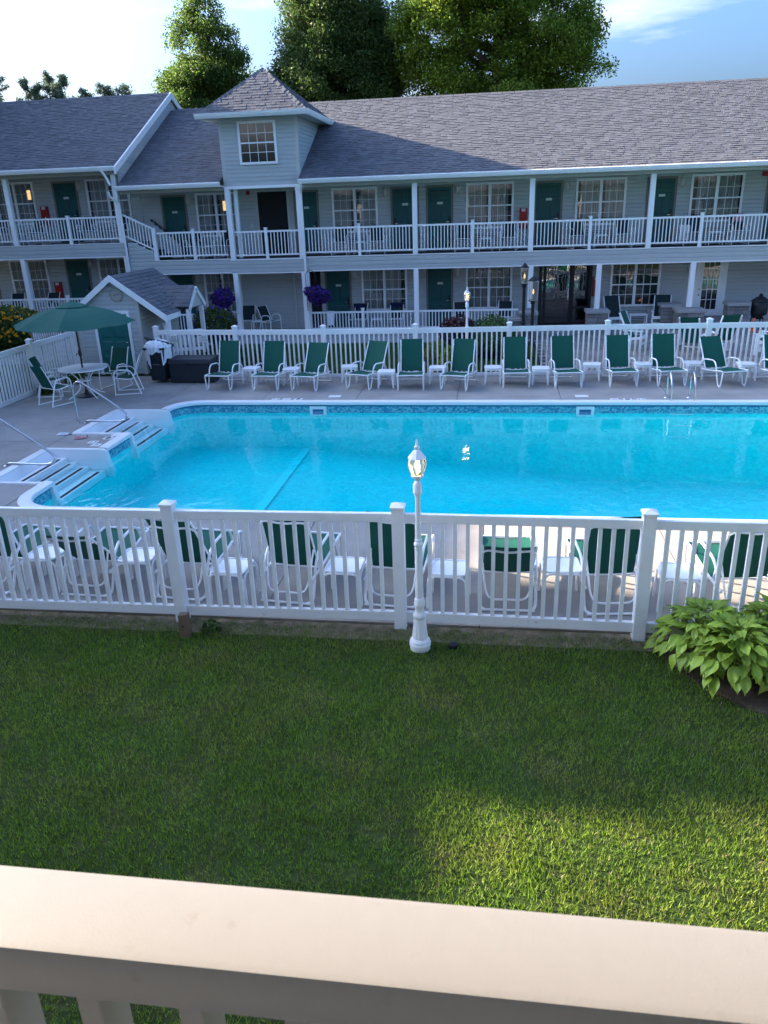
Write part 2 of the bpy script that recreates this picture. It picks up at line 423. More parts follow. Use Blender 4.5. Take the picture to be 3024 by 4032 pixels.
# concrete pool deck laid in slabs, 1 cm joints
deck = MB().box(-11.95, 7.45, -.14, 14.7, 10.43, -.12).build('pool_deck', 'dark_gap'); struct(deck)
def slab(x0, y0, x1, y1):
    g = .006; MB().box(x0+g, y0+g, -.12, x1-g, y1-g, 0).build('slab', 'concrete', deck)
jx = [-11.95, -10.2, -7.95, -5.55, -3.25, -.85, 1.55, 4.0, 6.5, 9.0, 11.7, 14.7]
for a, b in zip(jx[:-1], jx[1:]): slab(a, 17.84, b, 20.9)
jx = [-11.95, -9.6, -7.2, -4.9, -2.55, -.1, 2.3, 4.7, 7.1, 9.5, 12, 14.7]
for a, b in zip(jx[:-1], jx[1:]): slab(a, 7.45, b, 10.43)
for a, b in ((10.43, 12.3), (12.3, 14.3), (14.3, 16.2), (16.2, 17.84)): slab(-11.95, a, -8.84, b)
for a, b in ((10.43, 11.70), (13.86, 14.82), (16.96, 17.84)): slab(-8.84, a, -7.69, b)
# ground under the slabs on the far and left side
struct(MB().box(-9.3, 17.84, -.14, 14.7, 18.3, -.122).box(-9.3, 10.2, -.14, -8.84, 17.84, -.122).build('deck_base', 'dark_gap'))

def sweep(path, prof, closed_prof=True):
    P = [Vector((p[0], p[1], 0)) for p in path]; rows = []
    for k in range(len(P)):
        a = P[max(k-1, 0)]; b = P[min(k+1, len(P)-1)]; d = (b-a).normalized(); nrm = Vector((d.y, -d.x, 0))
        if 0 < k < len(P)-1:
            d1 = (P[k]-a).normalized(); c = max(.5, nrm.dot(Vector((d1.y, -d1.x, 0)))); nrm = nrm/c
        rows.append([P[k]+nrm*o+Vector((0, 0, z)) for (o, z) in prof] + ([P[k]+nrm*prof[0][0]+Vector((0, 0, prof[0][1]))] if closed_prof else []))
    return MB().grid(rows)
def arc(cx, cy, r, a0, a1, n=8): return [(cx+r*math.cos(R(a0+(a1-a0)*k/n)), cy+r*math.sin(R(a0+(a1-a0)*k/n))) for k in range(n+1)]
segA = [(14.4, 10.62), (4, 10.62)] + arc(-6.85, 11.27, .65, 270, 180) + [(-7.5, 11.80)]
segB = [(-7.5, 13.78), (-7.5, 14.90)]
segC = [(-7.5, 16.88)] + arc(-6.85, 17.0, .65, 180, 90) + [(4, 17.65), (14.4, 17.65), (14.4, 10.62)]
segs = (segA, segB, segC)
basin = MB()
for s_ in segs:
    m_ = sweep(s_, [(0, -.05), (0, -2.1)], False); o = len(basin.v); basin.v += m_.v; basin.f += [tuple(o+i for i in f) for f in m_.f]
fl = [(-7.6, -1.10), (-4.5, -1.10), (3.0, -1.85), (14.5, -1.85)]
basin.grid([[(x, y, z) for y in (10.55, 14.2, 17.7)] for x, z in fl])
basin = struct(basin.build('pool_basin', 'liner'))
for s_ in segs:
    sweep(s_, [(.004, -.076), (.004, -.235)], False).build('waterline_tile', 'mosaic', basin)
    sweep(s_, [(.003, -.05), (.003, -.076)], False).build('liner_edge', 'liner_edge', basin)
    sweep(s_, [(-.18, -.02), (-.18, .030), (-.14, .048), (-.03, .048), (.03, .034), (.05, .0), (.045, -.03), (.0, -.05), (-.06, -.05)]).build('coping', 'coping', basin, smooth=True)
MB().box(-4.52, 10.63, -1.099, -4.32, 17.64, -1.09).build('floor_seam', 'liner_pale', basin)
for cpts, corner in ((arc(-6.85, 17.0, .82, 180, 90), (-7.69, 17.84)), (arc(-6.85, 11.27, .82, 270, 180), (-7.69, 10.43))):
    MB().extrude([(p[0], p[1], -.10) for p in cpts]+[(corner[0], corner[1], -.10)], (0, 0, .098)).build('slab', 'concrete', deck)
wo2 = ([(14.5, 10.54), (14.5, 17.73)] + list(reversed(arc(-6.85, 17.0, .73, 180, 90))) + [(-7.58, 16.87), (-8.58, 16.87), (-8.58, 14.91), (-7.55, 14.91), (-7.55, 13.75), (-8.58, 13.75), (-8.58, 11.78), (-7.58, 11.78)] +
       list(reversed(arc(-6.85, 11.27, .73, 270, 180))))
wv = MB().extrude([(x, y, -.165) for x, y in wo2], (0, 0, -2.1))
struct(wv.build('pool_water', 'water'))

# entry steps
def steps(y0, label):
    t = thing('pool_steps', label, 'pool steps', (-7.5, y0, 0), group='moulded entry steps of the pool')
    sh = MB()
    for ya, yb in ((-.10, 0.0), (1.90, 2.0)):
        sh.extrude([(-1.27, ya, .035), (-.02, ya, .035), (.05, ya, .0), (.075, ya, -.16), (.14, ya, -.40), (.12, ya, -.52), (-1.27, ya, -.52)], (0, yb-ya, 0))
    sh.box(-1.30, 0.0, -.52, -1.12, 1.9, .033)
    sh.hexa([(-1.12, 0, -.2), (-.98, 0, -.2), (-.98, 1.9, -.2), (-1.12, 1.9, -.2), (-1.12, 0, .012), (-1.02, 0, -.11), (-1.02, 1.9, -.11), (-1.12, 1.9, .012)])
    sh.build('shell', 'fiberglass', t, bevel=.012, smooth=True)
    ed = [(-1.0, -.78, -.13), (-.78, -.58, -.22), (-.58, -.34, -.30), (-.34, -.02, -.38)]
    for xa, xb, z in ed:
        tr = MB().box(xa, .003, -.52, xb, 1.897, z).build('tread', 'fiberglass', t, bevel=.008)
        MB().box(xb-.105, .16, z+.001, xb-.045, 1.74, z+.006).build('grip_strip', 'strip_dark', tr)
    MB().box(-1.3, -.13, -1.15, .008, 2.03, -.525).build('base_wall', 'liner', t)
    return t
steps(14.93, 'white moulded pool steps nearer the umbrella table, under the full curved handrail')
steps(11.80, 'white moulded pool steps nearest the front fence at the left edge')

# loop handrails
def handrail(p, dy, label):
    pts = [(0, 0, 0), (0, 0, .80), (.10, -.02, .92), (.22, -.03, .93), (1.05, -.06, .36), (1.22, -.06, .20), (1.18, -.06, .10), (1.02, -.06, .055), (.22, 0, .055), (.16, 0, .0)]
    pts = [(a, b+dy*a*0, c) for a, b, c in pts]
    t = thing('pool_handrail', label, 'handrail', p, group='steel handrails at the pool steps')
    MB().tube(rounded(pts, .12, 5), .021, 10).build('tube', 'steel', t, smooth=True)
    for q in ((0, 0), (.16, 0)):
        MB().lathe([(.05, .0), (.05, .008), (.03, .016), (.022, .018)], 14, (q[0], q[1], .0)).build('foot_flange', 'steel', t, smooth=True)
handrail((-9.13, 15.80, .001), 0, 'bent steel handrail beside the umbrella table, over the farther pool steps')
handrail((-9.10, 12.72, .001), 0, 'bent steel handrail cut by the left edge, over the nearer pool steps')
# ladder
t = thing('pool_ladder', 'chrome pool ladder standing in the far edge of the pool', 'ladder', (4.16, 18.2, 0))
for x in (-.25, .25):
    MB().tube(rounded([(x, 0, 0), (x, .02, .50), (x, -.16, .66), (x, -.42, .46), (x, -.52, -.2), (x, -.52, -1.3)], .16, 6), .02, 10).build('side_tube', 'steel', t, smooth=True)
    MB().lathe([(.055, 0), (.05, .01), (.022, .018)], 14, (x, 0, .001)).build('foot_flange', 'steel', t, smooth=True)
for z in (-.24, -.5, -.76):
    MB().box(-.25, -.57, z-.02, .25, -.49, z).build('rung', 'plastic_white', t, bevel=.006)
# skimmer faces, lids, depth tiles
for k, (x, side) in enumerate(((-4.09, 'left'), (2.06, 'right'))):
    t = thing('skimmer', 'white pool skimmer mouth in the far wall, %s' % ('below the left cover plate' if k == 0 else 'left of the chrome ladder'), 'skimmer', (x, 17.64, -.17), group='skimmers in the far pool wall')
    f = MB().box(-.20, -.02, .03, .20, .0, .10).box(-.20, -.02, -.13, -.13, .0, .03).box(.13, -.02, -.13, .20, .0, .03).box(-.13, -.02, -.13, .13, .0, -.09)
    f.build('frame', 'fiberglass', t); MB().box(-.13, -.008, -.09, .13, -.001, .03).build('opening', 'liner_edge', t)
    tag(MB().box(-.15, -.11, .001, .15, .11, .012).build('deck_cover', 'cement_lid', loc=(x+.28 if k == 0 else x-.02, 18.32, 0), bevel=.003),
        'white square cover plate in the deck %s' % ('near the three left depth tiles' if k == 0 else 'left of the ladder'), 'cover', 'cover plates in the deck')
def depth_tile(x, y, txt, label, rz=0, small=False):
    t = tag(MB().box(-.095, -.085, .001, .095, .085, .006).build('depth_tile', 'tile_sign', loc=(x, y, 0)), label, 'marker tile', 'marker tiles set in the deck')
    t.rotation_euler = (0, 0, rz)
    if txt == 'no':
        MB().lathe([(.062, .0065), (.062, .0075)], 20).build('symbol', 'ink', t)
    else: text_obj('lettering', txt, .13 if len(txt) < 4 else .042, 'ink', t, (0, 0, .007), (0, 0, 0))
for x, txt, l in ((-5.22, '4 0', 'reading a large number, leftmost of three on the far deck'), (-4.95, 'NO\nDIVING', 'with small lettering, middle of three on the far deck'), (-4.66, 'no', 'with a black symbol, nearest the left cover plate')):
    depth_tile(x, 18.06, txt, 'white depth tile %s' % l)
for x, txt, l in ((2.74, 'NO\nDIVING', 'with small lettering, right of the right cover plate'), (3.03, 'no', 'with a black symbol, left of the chrome ladder'), (3.33, '5 0', 'reading a large number, nearest the chrome ladder')):
    depth_tile(x, 18.02, txt, 'white depth tile %s' % l)
for x, y, txt, l in ((-8.02, 14.30, '3.5', 'with a number, between the two pool steps beside the pink litter'), (-7.84, 14.60, 'no', 'with a black symbol, between the two pool steps nearest the water'), (-7.86, 14.10, 'NO\nDIVING', 'with small lettering, between the two pool steps nearest the camera')):
    depth_tile(x, y, txt, 'white depth tile %s' % l)
for x, l in ((-1.6, 'below the lamp post'), (5.35, 'right of the ladder')):
    tx = text_obj('deck_lettering', 'NO  DIVING', .13, 'faded_ink', None, (x, 17.96, .004), (0, 0, 0)); tag(tx, 'faded painted NO DIVING lettering on the far deck %s' % l, 'lettering', 'painted deck lettering')
# litter on the deck
lit = MB().tube(rounded([(0, 0, .02), (.10, .05, .03), (.16, -.02, .025), (.24, -.04, .02)], .05), [.012]+[.03]*10+[.02], 6)
lt = [(-8.95, 14.78, 'litter_clear', 'crumpled clear plastic wrapper beside the corner of the pool steps', 'wrapper'), (-8.42, 14.52, 'litter_pink', 'pink crumpled swim toy lying between the two pool steps', 'toy'), (-7.72, 14.72, 'plastic_white', 'small white crumpled tissue at the pool edge between the steps', 'tissue')]
for x, y, m_, lab, ct in lt:
    b = MB(); pts = []
    for a in range(5):
        row = []
        for c_ in range(7): row.append((x+c_*.035-.1+rng.uniform(-.012, .012), y+a*.03-.06+rng.uniform(-.01, .01)+c_*.012, .012+rng.uniform(0, .05)*(1 if 0 < a < 4 else .2)))
        pts.append(row)
    tag(b.grid(pts).build('crumpled_'+ct, m_, solid=.003), lab, ct)

# ---------------------------------------------------------------- white vinyl fences
def fence(name, label, posts, zs, picket_w=.040, spacing=.131, cap=True, post_w=.127, group=None, yaws=None):
    zb0, zb1, zt0, zt1, zp = zs
    t = thing(name, label, 'fence', (posts[0][0], posts[0][1], 0), w=True, group=group)
    pm = MB().box(-post_w/2, -post_w/2, -.1, post_w/2, post_w/2, zp).mesh('post', 'white_worn', bevel=.004)
    w = post_w/2+.012
    cm = MB().box(-w, -w, zp, w, w, zp+.02)
    i = len(cm.v); cm.v += [(-w, -w, zp+.02), (w, -w, zp+.02), (w, w, zp+.02), (-w, w, zp+.02), (0, 0, zp+.055)]
    cm.f += [(i, i+1, i+4), (i+1, i+2, i+4), (i+2, i+3, i+4), (i+3, i, i+4)]
    cm = cm.mesh('post_cap', 'white')
    pk = MB().box(-picket_w/2, -picket_w/2, zb1-.01, picket_w/2, picket_w/2, zt0+.01).mesh('picket', 'white')
    for (x, y) in posts:
        p = link('post', pm, t, (x, y, 0)); link('post_cap', cm, p)
    for (a, b) in zip(posts[:-1], posts[1:]):
        A, B = Vector((*a, 0)), Vector((*b, 0)); d = (B-A).normalized(); L = (B-A).length
        A2, B2 = A+d*(post_w/2-.002), B-d*(post_w/2-.002)
        for z0, z1, nm, wd in ((zt0, zt1, 'top_rail', .055), (zb0, zb1, 'bottom_rail', .05)):
            MB().bar(A2+Vector((0, 0, (z0+z1)/2)), B2+Vector((0, 0, (z0+z1)/2)), wd, z1-z0).build(nm, 'rail_scuffed' if (nm == 'bottom_rail' and posts[0][1] < 8) else 'white_worn', t, bevel=.004)
        n = round((L-post_w)/spacing)
        for k in range(1, n):
            q = A2+(B2-A2)*(k/n); link('picket', pk, t, (q.x, q.y, 0), (0, 0, math.atan2(d.y, d.x)))
    return t
fence('vinyl_fence', 'white vinyl picket fence in front of the pool, behind the white lamp post',
      [(-8.36, 7.34), (-5.89, 7.36), (-3.42, 7.38), (-.95, 7.42), (1.54, 7.37), (4.0, 7.34), (6.45, 7.32)], (.06, .17, 1.215, 1.31, 1.375))
fence('vinyl_fence', 'long white vinyl picket fence behind the far row of loungers',
      [(-9.33, 20.98), (-7.0, 20.82), (-4.52, 20.68), (-2.06, 20.70), (.38, 20.80), (2.87, 20.88), (5.37, 20.95), (7.85, 21.0), (10.3, 21.0)], (.0, .085, 1.14, 1.27, 1.35))
fence('vinyl_fence', 'white vinyl picket fence at the left beside the umbrella table',
      [(-11.88, 13.9), (-11.88, 16.4), (-11.88, 18.9), (-11.86, 21.1)], (.0, .11, 1.14, 1.27, 1.35))
# gate leaf standing open behind the towel bin
t = thing('fence_gate', 'white picket gate standing ajar behind the black towel bin', 'gate', (-9.26, 21.5, 0), w=True)
p = MB().box(-9.32, 21.5, -.05, -9.2, 21.62, 1.35).build('post', 'white', t); MB().box(-9.335, 21.485, 1.35, -9.185, 21.635, 1.375).build('post_cap', 'white', p)
A, B = Vector((-9.18, 21.5, 0)), Vector((-8.35, 21.9, 0))
for z in (.12, .62, 1.12): MB().bar(A+Vector((0, 0, z)), B+Vector((0, 0, z)), .04, .09).build('gate_rail', 'white', t)
for k in range(8):
    q = A+(B-A)*(k/7); MB().box(q.x-.018, q.y-.03, .05, q.x+.018, q.y+.03, 1.16).build('picket', 'white', t)

# ================================================================ the motel
FY, WY, SE = 28.0, 29.6, .128          # post line, room wall, siding exposure
BOARD = {}
def board_mesh(material):
    if material not in BOARD:
        m = MB(); p = [(0, 0), (-.021, .0), (-.021, SE*.66), (-.003, SE*.78), (-.003, SE), (0, SE)]
        m.extrude([(0, a, b) for a, b in p], (1, 0, 0)); BOARD[material] = m.mesh('siding_board', material)
    return BOARD[material]
def boards(parent, a0, a1, fixed, z0, z1, face='front', material='siding', zfun=None):
    """one board for every course of lap siding; zfun(z) gives the run of the course"""
    n = max(1, round((z1-z0)/SE)); h = (z1-z0)/n
    for k in range(n):
        z = z0+k*h; s0, s1 = (a0, a1) if zfun is None else zfun(z+h*.5)
        if s1-s0 < .03: continue
        if face == 'front': link('siding_board', board_mesh(material), parent, (s0, fixed, z), None, (s1-s0, 1, h/SE))
        else: link('siding_board', board_mesh(material), parent, (fixed, s0, z), (0, 0, R(90)), (s1-s0, 1, h/SE))
PANES = {}
def pane_mesh(w, h, m='pane'):
    k = (round(w, 3), round(h, 3), m)
    if k not in PANES: PANES[k] = MB().quad((0, 0, 0), (w, 0, 0), (w, 0, h), (0, 0, h)).mesh('pane', m)
    return PANES[k]
def window(root, x0, x1, z0, z1, y=WY, lamp=None, cols=3, rows=4, units=2, curtain=True, back='interior_shade'):
    fr, mu = .075, .10
    w = MB().box(x0, y-.075, z0, x0+fr, y-.016, z1).box(x1-fr, y-.075, z0, x1, y-.016, z1).box(x0+fr, y-.075, z1-fr, x1-fr, y-.016, z1).box(x0+fr, y-.080, z0, x1-fr, y-.016, z0+fr)
    uw = (x1-x0-2*fr-mu*(units-1))/units
    for k in range(units-1): xa = x0+fr+(k+1)*uw+k*mu; w.box(xa, y-.072, z0+fr, xa+mu, y-.016, z1-fr)
    wo_ = w.build('window', 'white', root)
    mt = MB(); hz = (z1-z0-2*fr)
    for k in range(units):
        xa = x0+fr+k*(uw+mu)
        for c in range(1, cols): xx = xa+uw*c/cols; mt.box(xx-.008, y-.058, z0+fr, xx+.008, y-.048, z1-fr)
        for r_ in range(1, rows):
            zz = z0+fr+hz*r_/rows; t_ = .022 if r_*2 == rows else .008; mt.box(xa, y-.060 if t_ > .01 else y-.0575, zz-t_, xa+uw, y-.0485, zz+t_)
        for c in range(cols):
            for r_ in range(rows): link('pane', pane_mesh(uw/cols, hz/rows), wo_, (xa+uw*c/cols, y-.052, z0+fr+hz*r_/rows))
    mt.build('muntin', 'white', wo_)
    MB().box(x0+fr-.01, y-.0265, z0+fr-.01, x1-fr+.01, y-.0185, z1-fr+.01).build('interior_shade', back, wo_)  # dark backing sheet standing in for the shaded room
    if curtain:
        for k in range(units):
            xa = x0+fr+k*(uw+mu); gap = rng.uniform(.0, .22)*uw; side = rng.choice((0, 1)); L0, L1 = (xa+gap, xa+uw) if side else (xa, xa+uw-gap)
            n = 42; ph = rng.uniform(0, 6)
            pts = [[(L0+(L1-L0)*i/n, y-.037+.0075*math.sin(i*1.25+ph+.4*math.sin(i*.7)), z) for i in range(n+1)] for z in (z0+fr, z1-fr)]
            MB().grid(pts).build('curtain', 'curtain', wo_, smooth=True)
    if lamp is not None: MB().box(lamp-.07, y-.045, z0+fr+hz*.60, lamp+.07, y-.043, z0+fr+hz*.84).build('room_lamp', 'lamp_room', wo_)
    return wo_
def door(root, x0, x1, z0, z1, y=WY, m='door_green', plate=True, handle='r', trim='brown_trim'):
    tw = .07
    MB().box(x0-tw, y-.045, z0, x0, y-.016, z1+tw).box(x1, y-.045, z0, x1+tw, y-.016, z1+tw).box(x0, y-.045, z1, x1, y-.016, z1+tw).build('door_frame', trim, root)
    d = MB().box(x0, y-.035, z0, x1, y-.016, z1).build('door', m, root)
    w = x1-x0; h = z1-z0
    for a, b in ((.10, .46), (.54, .90)):
        for c, e in ((.08, .40), (.47, .80), (.85, .95)):
            xa, xb, za, zb = x0+a*w, x0+b*w, z0+c*h, z0+e*h; q = .03
            MB().hexa([(xa, y-.0355, za), (xb, y-.0355, za), (xb, y-.0355, zb), (xa, y-.0355, zb), (xa+q, y-.047, za+q), (xb-q, y-.047, za+q), (xb-q, y-.047, zb-q), (xa+q, y-.047, zb-q)]).build('panel', m, d)
    if plate:
        p = MB().box(x0+.40*w, y-.058, z0+.735*h, x0+.64*w, y-.048, z0+.772*h).build('number_plate', 'plate', d)
    hx = x1-.09*w if handle == 'r' else x0+.09*w
    if handle:
        MB().box(hx-.03, y-.065, z0+.42*h, hx+.03, y-.048, z0+.54*h).box(hx-.012, y-.075, z0+.50*h, hx+.012, y-.066, z0+.53*h).build('lock_plate', 'black', d)
        s = -1 if handle == 'r' else 1
        MB().bar((hx, y-.08, z0+.455*h), (hx+s*.11, y-.08, z0+.455*h), .018, .022).build('handle', 'steel', d)
    return d
def wall_light(root, x, z, y=WY):
    pts = [(x+.085*math.cos(t)*1.0, y-.06, z+.16*math.sin(t)+(.05 if math.sin(t) > 0 else -.05)*abs(math.sin(t))**.3) for t in np.linspace(0, 2*math.pi, 17)[:-1]]
    b = MB().tube(pts, .018, 6, closed=True).build('wall_light', 'fixture', root, smooth=True)
    g_ = MB().lathe([(.035, -.13), (.065, -.10), (.07, 0), (.065, .10), (.035, .13)], 12, (x, y-.06, z)).build('lens', 'fixture_glass', b, smooth=True)
    MB().box(x-.012, y-.137, z-.15, x+.012, y-.129, z+.15).build('guard', 'fixture', b)
def ac_grille(root, x0, x1, z0, z1, y=WY):
    b = MB().box(x0, y-.03, z0, x1, y-.016, z1).build('air_conditioner', 'grille', root)
    n = 7
    for k in range(n):
        z = z0+(z1-z0)*(k+.5)/n; MB().hexa([(x0+.02, y-.031, z-.018), (x1-.02, y-.031, z-.018), (x1-.02, y-.031, z+.012), (x0+.02, y-.031, z+.012), (x0+.02, y-.05, z-.022), (x1-.02, y-.05, z-.022), (x1-.02, y-.034, z+.012), (x0+.02, y-.034, z+.012)]).build('slat', 'siding', b)
BAL = {}
def railing(root, a, b, zb, zt, y=FY, dz=0.0, spacing=.115, side=False):
    """a -> b along the front; dz lifts the far end (stair rail)"""
    m = MB(); P = lambda t, z: (a+(b-a)*t, y, z+dz*t)
    m.bar(P(0, zt-.03), P(1, zt-.03), .065, .06); m.bar(P(0, zb+.025), P(1, zb+.025), .045, .05)
    o = m.build('railing', 'white', root)
    h = zt-zb-.11; k_ = round(h, 3)
    if k_ not in BAL: BAL[k_] = MB().box(-.015, -.015, 0, .015, .015, h+.02).mesh('baluster', 'white')
    n = max(2, round(abs(b-a)/spacing))
    for k in range(1, n): q = P(k/n, zb+.04); link('baluster', BAL[k_], o, q)
    return o
def post(root, x, z0, z1, w=.165, y=FY, name='post', cap=False):
    p = MB().box(x-w/2, y-w/2, z0, x+w/2, y+w/2, z1).build(name, 'white', root, bevel=.005)
    if cap:
        q = w/2+.012; MB().box(x-q, y-q, z1, x+q, y+q, z1+.025).build('post_cap', 'white', p)
def red_cabinet(root, x, z, y=WY, w=.27, h=.66):
    b = MB().box(x-w/2, y-.16, z, x+w/2, y-.016, z+h).build('extinguisher_cabinet', 'red', root, bevel=.01)
    MB().box(x-w*.25, y-.17, z+h*.84, x+w*.25, y-.161, z+h*.98).build('label_plate', 'plate', b)

SH = {}
def shingle_mesh(material):
    if material not in SH:
        m = MB(); v = [(0, 0, 0), (1, 0, 0), (1, 1.05, -.12), (0, 1.05, -.12), (0, 0, 1), (1, 0, 1), (1, 1.05, .12), (0, 1.05, .12)]
        m.hexa(v); SH[material] = m.mesh('shingle', material)
    return SH[material]
def shingle_slope(roof, O, u, v, vlen, urange, exposure=.145, maxobj=300, wmin=.12, wmax=.27):
    """lay courses of shingles; the nearest ones are single objects, the others one mesh"""
    O, u, v = Vector(O), Vector(u).normalized(), Vector(v).normalized(); nn = u.cross(v)
    if nn.z < 0: nn = -nn
    items = []; n = int(vlen/exposure+.999); e = vlen/n
    for k in range(n):
        va = k*e; ua, ub = urange(va+e*.55); x = ua-rng.uniform(0, .2)
        while x < ub-.03:
            w = rng.uniform(wmin, wmax); a, b = max(x, ua), min(x+w, ub); x += w
            if b-a > .02: items.append((a, b-.006, va, rng.choice((.007, .008, .016, .017)) if b-a > .1 else .008))
    cp = Vector((0, 0, CAM_Z))
    items.sort(key=lambda t: (O+u*((t[0]+t[1])/2)+v*t[2]-cp).length/max(.05, t[1]-t[0])**.5)
    near, far = items[:maxobj], items[maxobj:]
    me = shingle_mesh('shingle_piece')
    for a, b, va, th in near:
        o = bpy.data.objects.new('shingle', me); C.objects.link(o); o.parent = roof
        p = O+u*a+v*va+nn*.004; X, Y, Z = u*(b-a), v*e, nn*th
        o.matrix_basis = Matrix(((X.x, Y.x, Z.x, p.x), (X.y, Y.y, Z.y, p.y), (X.z, Y.z, Z.z, p.z), (0, 0, 0, 1)))
    if far:
        nf = len(far); V = np.empty((nf, 8, 3))
        for i, (a, b, va, th) in enumerate(far):
            p0 = O+u*a+v*va; p1 = O+u*b+v*va; q0 = p0+v*e*1.05; q1 = p1+v*e*1.05
            V[i] = [p0, p1, q1, q0, p0+nn*(th+.004), p1+nn*(th+.004), q1+nn*.005, q0+nn*.005]
        F = (np.arange(nf)[:, None, None]*8+np.array([[4, 5, 6, 7], [0, 1, 5, 4], [0, 4, 7, 3], [1, 2, 6, 5]])[None]).reshape(-1, 4)
        me = bpy.data.meshes.new('shingles'); me.from_pydata(V.reshape(-1, 3).tolist(), [], F.tolist()); me.materials.append(MATS['shingle']); me.update()
        tag(link('shingles', me, roof), kind='stuff')
def gutter(root, x0, x1, y, ztop):
    m = MB().extrude([(x0, y, ztop-.02), (x0, y, ztop), (x0, y+.01, ztop), (x0, y+.13, ztop+.02), (x0, y+.13, ztop-.13), (x0, y+.05, ztop-.13), (x0, y+.018, ztop-.07)], (x1-x0, 0, 0))
    gt = m.build('gutter', 'white', root)
    n = int((x1-x0)/.6)
    for k in range(1, n): xx = x0+(x1-x0)*k/n; MB().hexa([(xx-.004, y+.012, ztop+.0005), (xx+.004, y+.012, ztop+.0005), (xx+.004, y+.12, ztop+.018), (xx-.004, y+.12, ztop+.018), (xx-.004, y+.012, ztop+.006), (xx+.004, y+.012, ztop+.006), (xx+.004, y+.12, ztop+.024), (xx-.004, y+.12, ztop+.024)]).build('guard_clip', 'can_grey', gt)
def downspout(root, pts): MB().tube(rounded(pts, .08, 4), .042, 8).build('downspout', 'white', root, smooth=True)

# ---------------------------------------------------------------- main building (with the lower section and the tower)
main = thing('motel_building', 'grey two-storey motel building with square roof tower and white balcony rails', 'building', (0, 29, 0), w=True)
XL, XR = -13.05, 12.0
EY, EZ, RY, RZ = 27.62, 5.21, 33.5, 8.13        # eave and ridge of the roof
SL = (RZ-EZ)/(RY-EY); sv = Vector((0, RY-EY, RZ-EZ)); svl = sv.length
wall = MB().box(XL, WY, -.1, XR, 37.4, 5.02).build('wall', 'siding', main)
TXL, TXR = -9.28, -6.60                        # tower
boards(wall, -13.02, -9.9, WY, 2.72, 5.02); boards(wall, -9.9, XR, WY, 2.72, 5.02)
boards(wall, -13.02, XR, WY, .04, 2.50)
# slabs and band
MB().box(XL, 28.02, 2.56, XR, WY+.01, 2.72).build('balcony_floor', 'deck_wood', main)
MB().box(XL, 27.84, -.12, XR, WY+.01, .04).build('porch_floor', 'porch_concrete', main)
band = MB().box(-13.05, 27.955, 2.27, TXL-.02, 28.02, 2.70).box(TXR+.02, 27.955, 2.27, XR, 28.02, 2.70).box(TXL-.02, 27.935, 2.24, TXR+.02, 28.02, 2.66).build('balcony_band', 'siding', main)
boards(band, -13.05, TXL-.02, 27.953, 2.27, 2.69); boards(band, TXR+.02, -.2, 27.953, 2.27, 2.69); boards(band, -.2, XR, 27.953, 2.27, 2.69); boards(band, TXL-.02, TXR+.02, 27.933, 2.26, 2.65)
tr = MB().box(-13.05, 27.925, 2.232, TXL-.02, 28.03, 2.268).box(TXR+.02, 27.925, 2.232, XR, 28.03, 2.268).box(TXL-.02, 27.905, 2.205, TXR+.02, 28.03, 2.238)
tr.box(-11.95, 27.925, 2.70, TXL-.02, 28.018, 2.728).box(TXR+.02, 27.925, 2.70, XR, 28.018, 2.728).box(TXL-.02, 27.905, 2.66, TXR+.02, 28.018, 2.70).build('band_trim', 'white', main)
MB().box(XL, 28.03, 2.50, XR, WY, 2.555).build('porch_ceiling', 'white', main)
MB().box(XL, 27.94, 5.03, XR, WY, 5.09).build('balcony_ceiling', 'siding_light', main)
MB().box(XL, 27.93, 4.96, TXL+.02, 28.07, 5.028).box(TXR-.02, 27.93, 4.96, XR, 28.07, 5.028).build('eave_beam', 'siding_light', main)
MB().box(XL, 27.60, 5.06, TXL+.0, 27.93, 5.12).box(TXR, 27.60, 5.06, XR, 27.93, 5.12).build('soffit', 'siding_light', main)
# roof
def slab_roof(x0, x1, y0=EY):
    z0 = EZ+(y0-EY)*SL
    return MB().extrude([(x0, y0, z0), (x0, RY, RZ), (x0, 2*RY-EY, EZ), (x0, 2*RY-EY, EZ-.1), (x0, RY, RZ-.12), (x0, y0, z0-.1)], (x1-x0, 0, 0))
rf = slab_roof(XL+.06, TXL-.02); 
for q in (slab_roof(TXR+.02, XR), slab_roof(TXL-.02, TXR+.02, 29.2)):
    o = len(rf.v); rf.v += q.v; rf.f += [tuple(o+i for i in f) for f in q.f]
roof = rf.build('roof', 'roof_base', main)
shingle_slope(roof, (0, EY-.02, EZ-.01), (1, 0, 0), sv, svl, lambda s: (TXR+.03, 10.5), maxobj=240)
shingle_slope(roof, (0, EY-.02, EZ-.01), (1, 0, 0), sv, svl, lambda s: (XL+.08, TXL-.03 if s < 4.95 else TXR+.03), maxobj=60)
for k in range(52):
    xx = XL+.3+k*.46
    MB().extrude([(xx, RY-.15, RZ-.055), (xx, RY, RZ+.03), (xx, RY+.15, RZ-.055), (xx, RY+.15, RZ-.065), (xx, RY, RZ+.012), (xx, RY-.15, RZ-.065)], (.44, 0, 0)).build('ridge_cap', 'shingle_piece', roof)
gutter(main, XL+.02, TXL-.02, 27.48, 5.20); gutter(main, TXR+.02, XR, 27.48, 5.20)
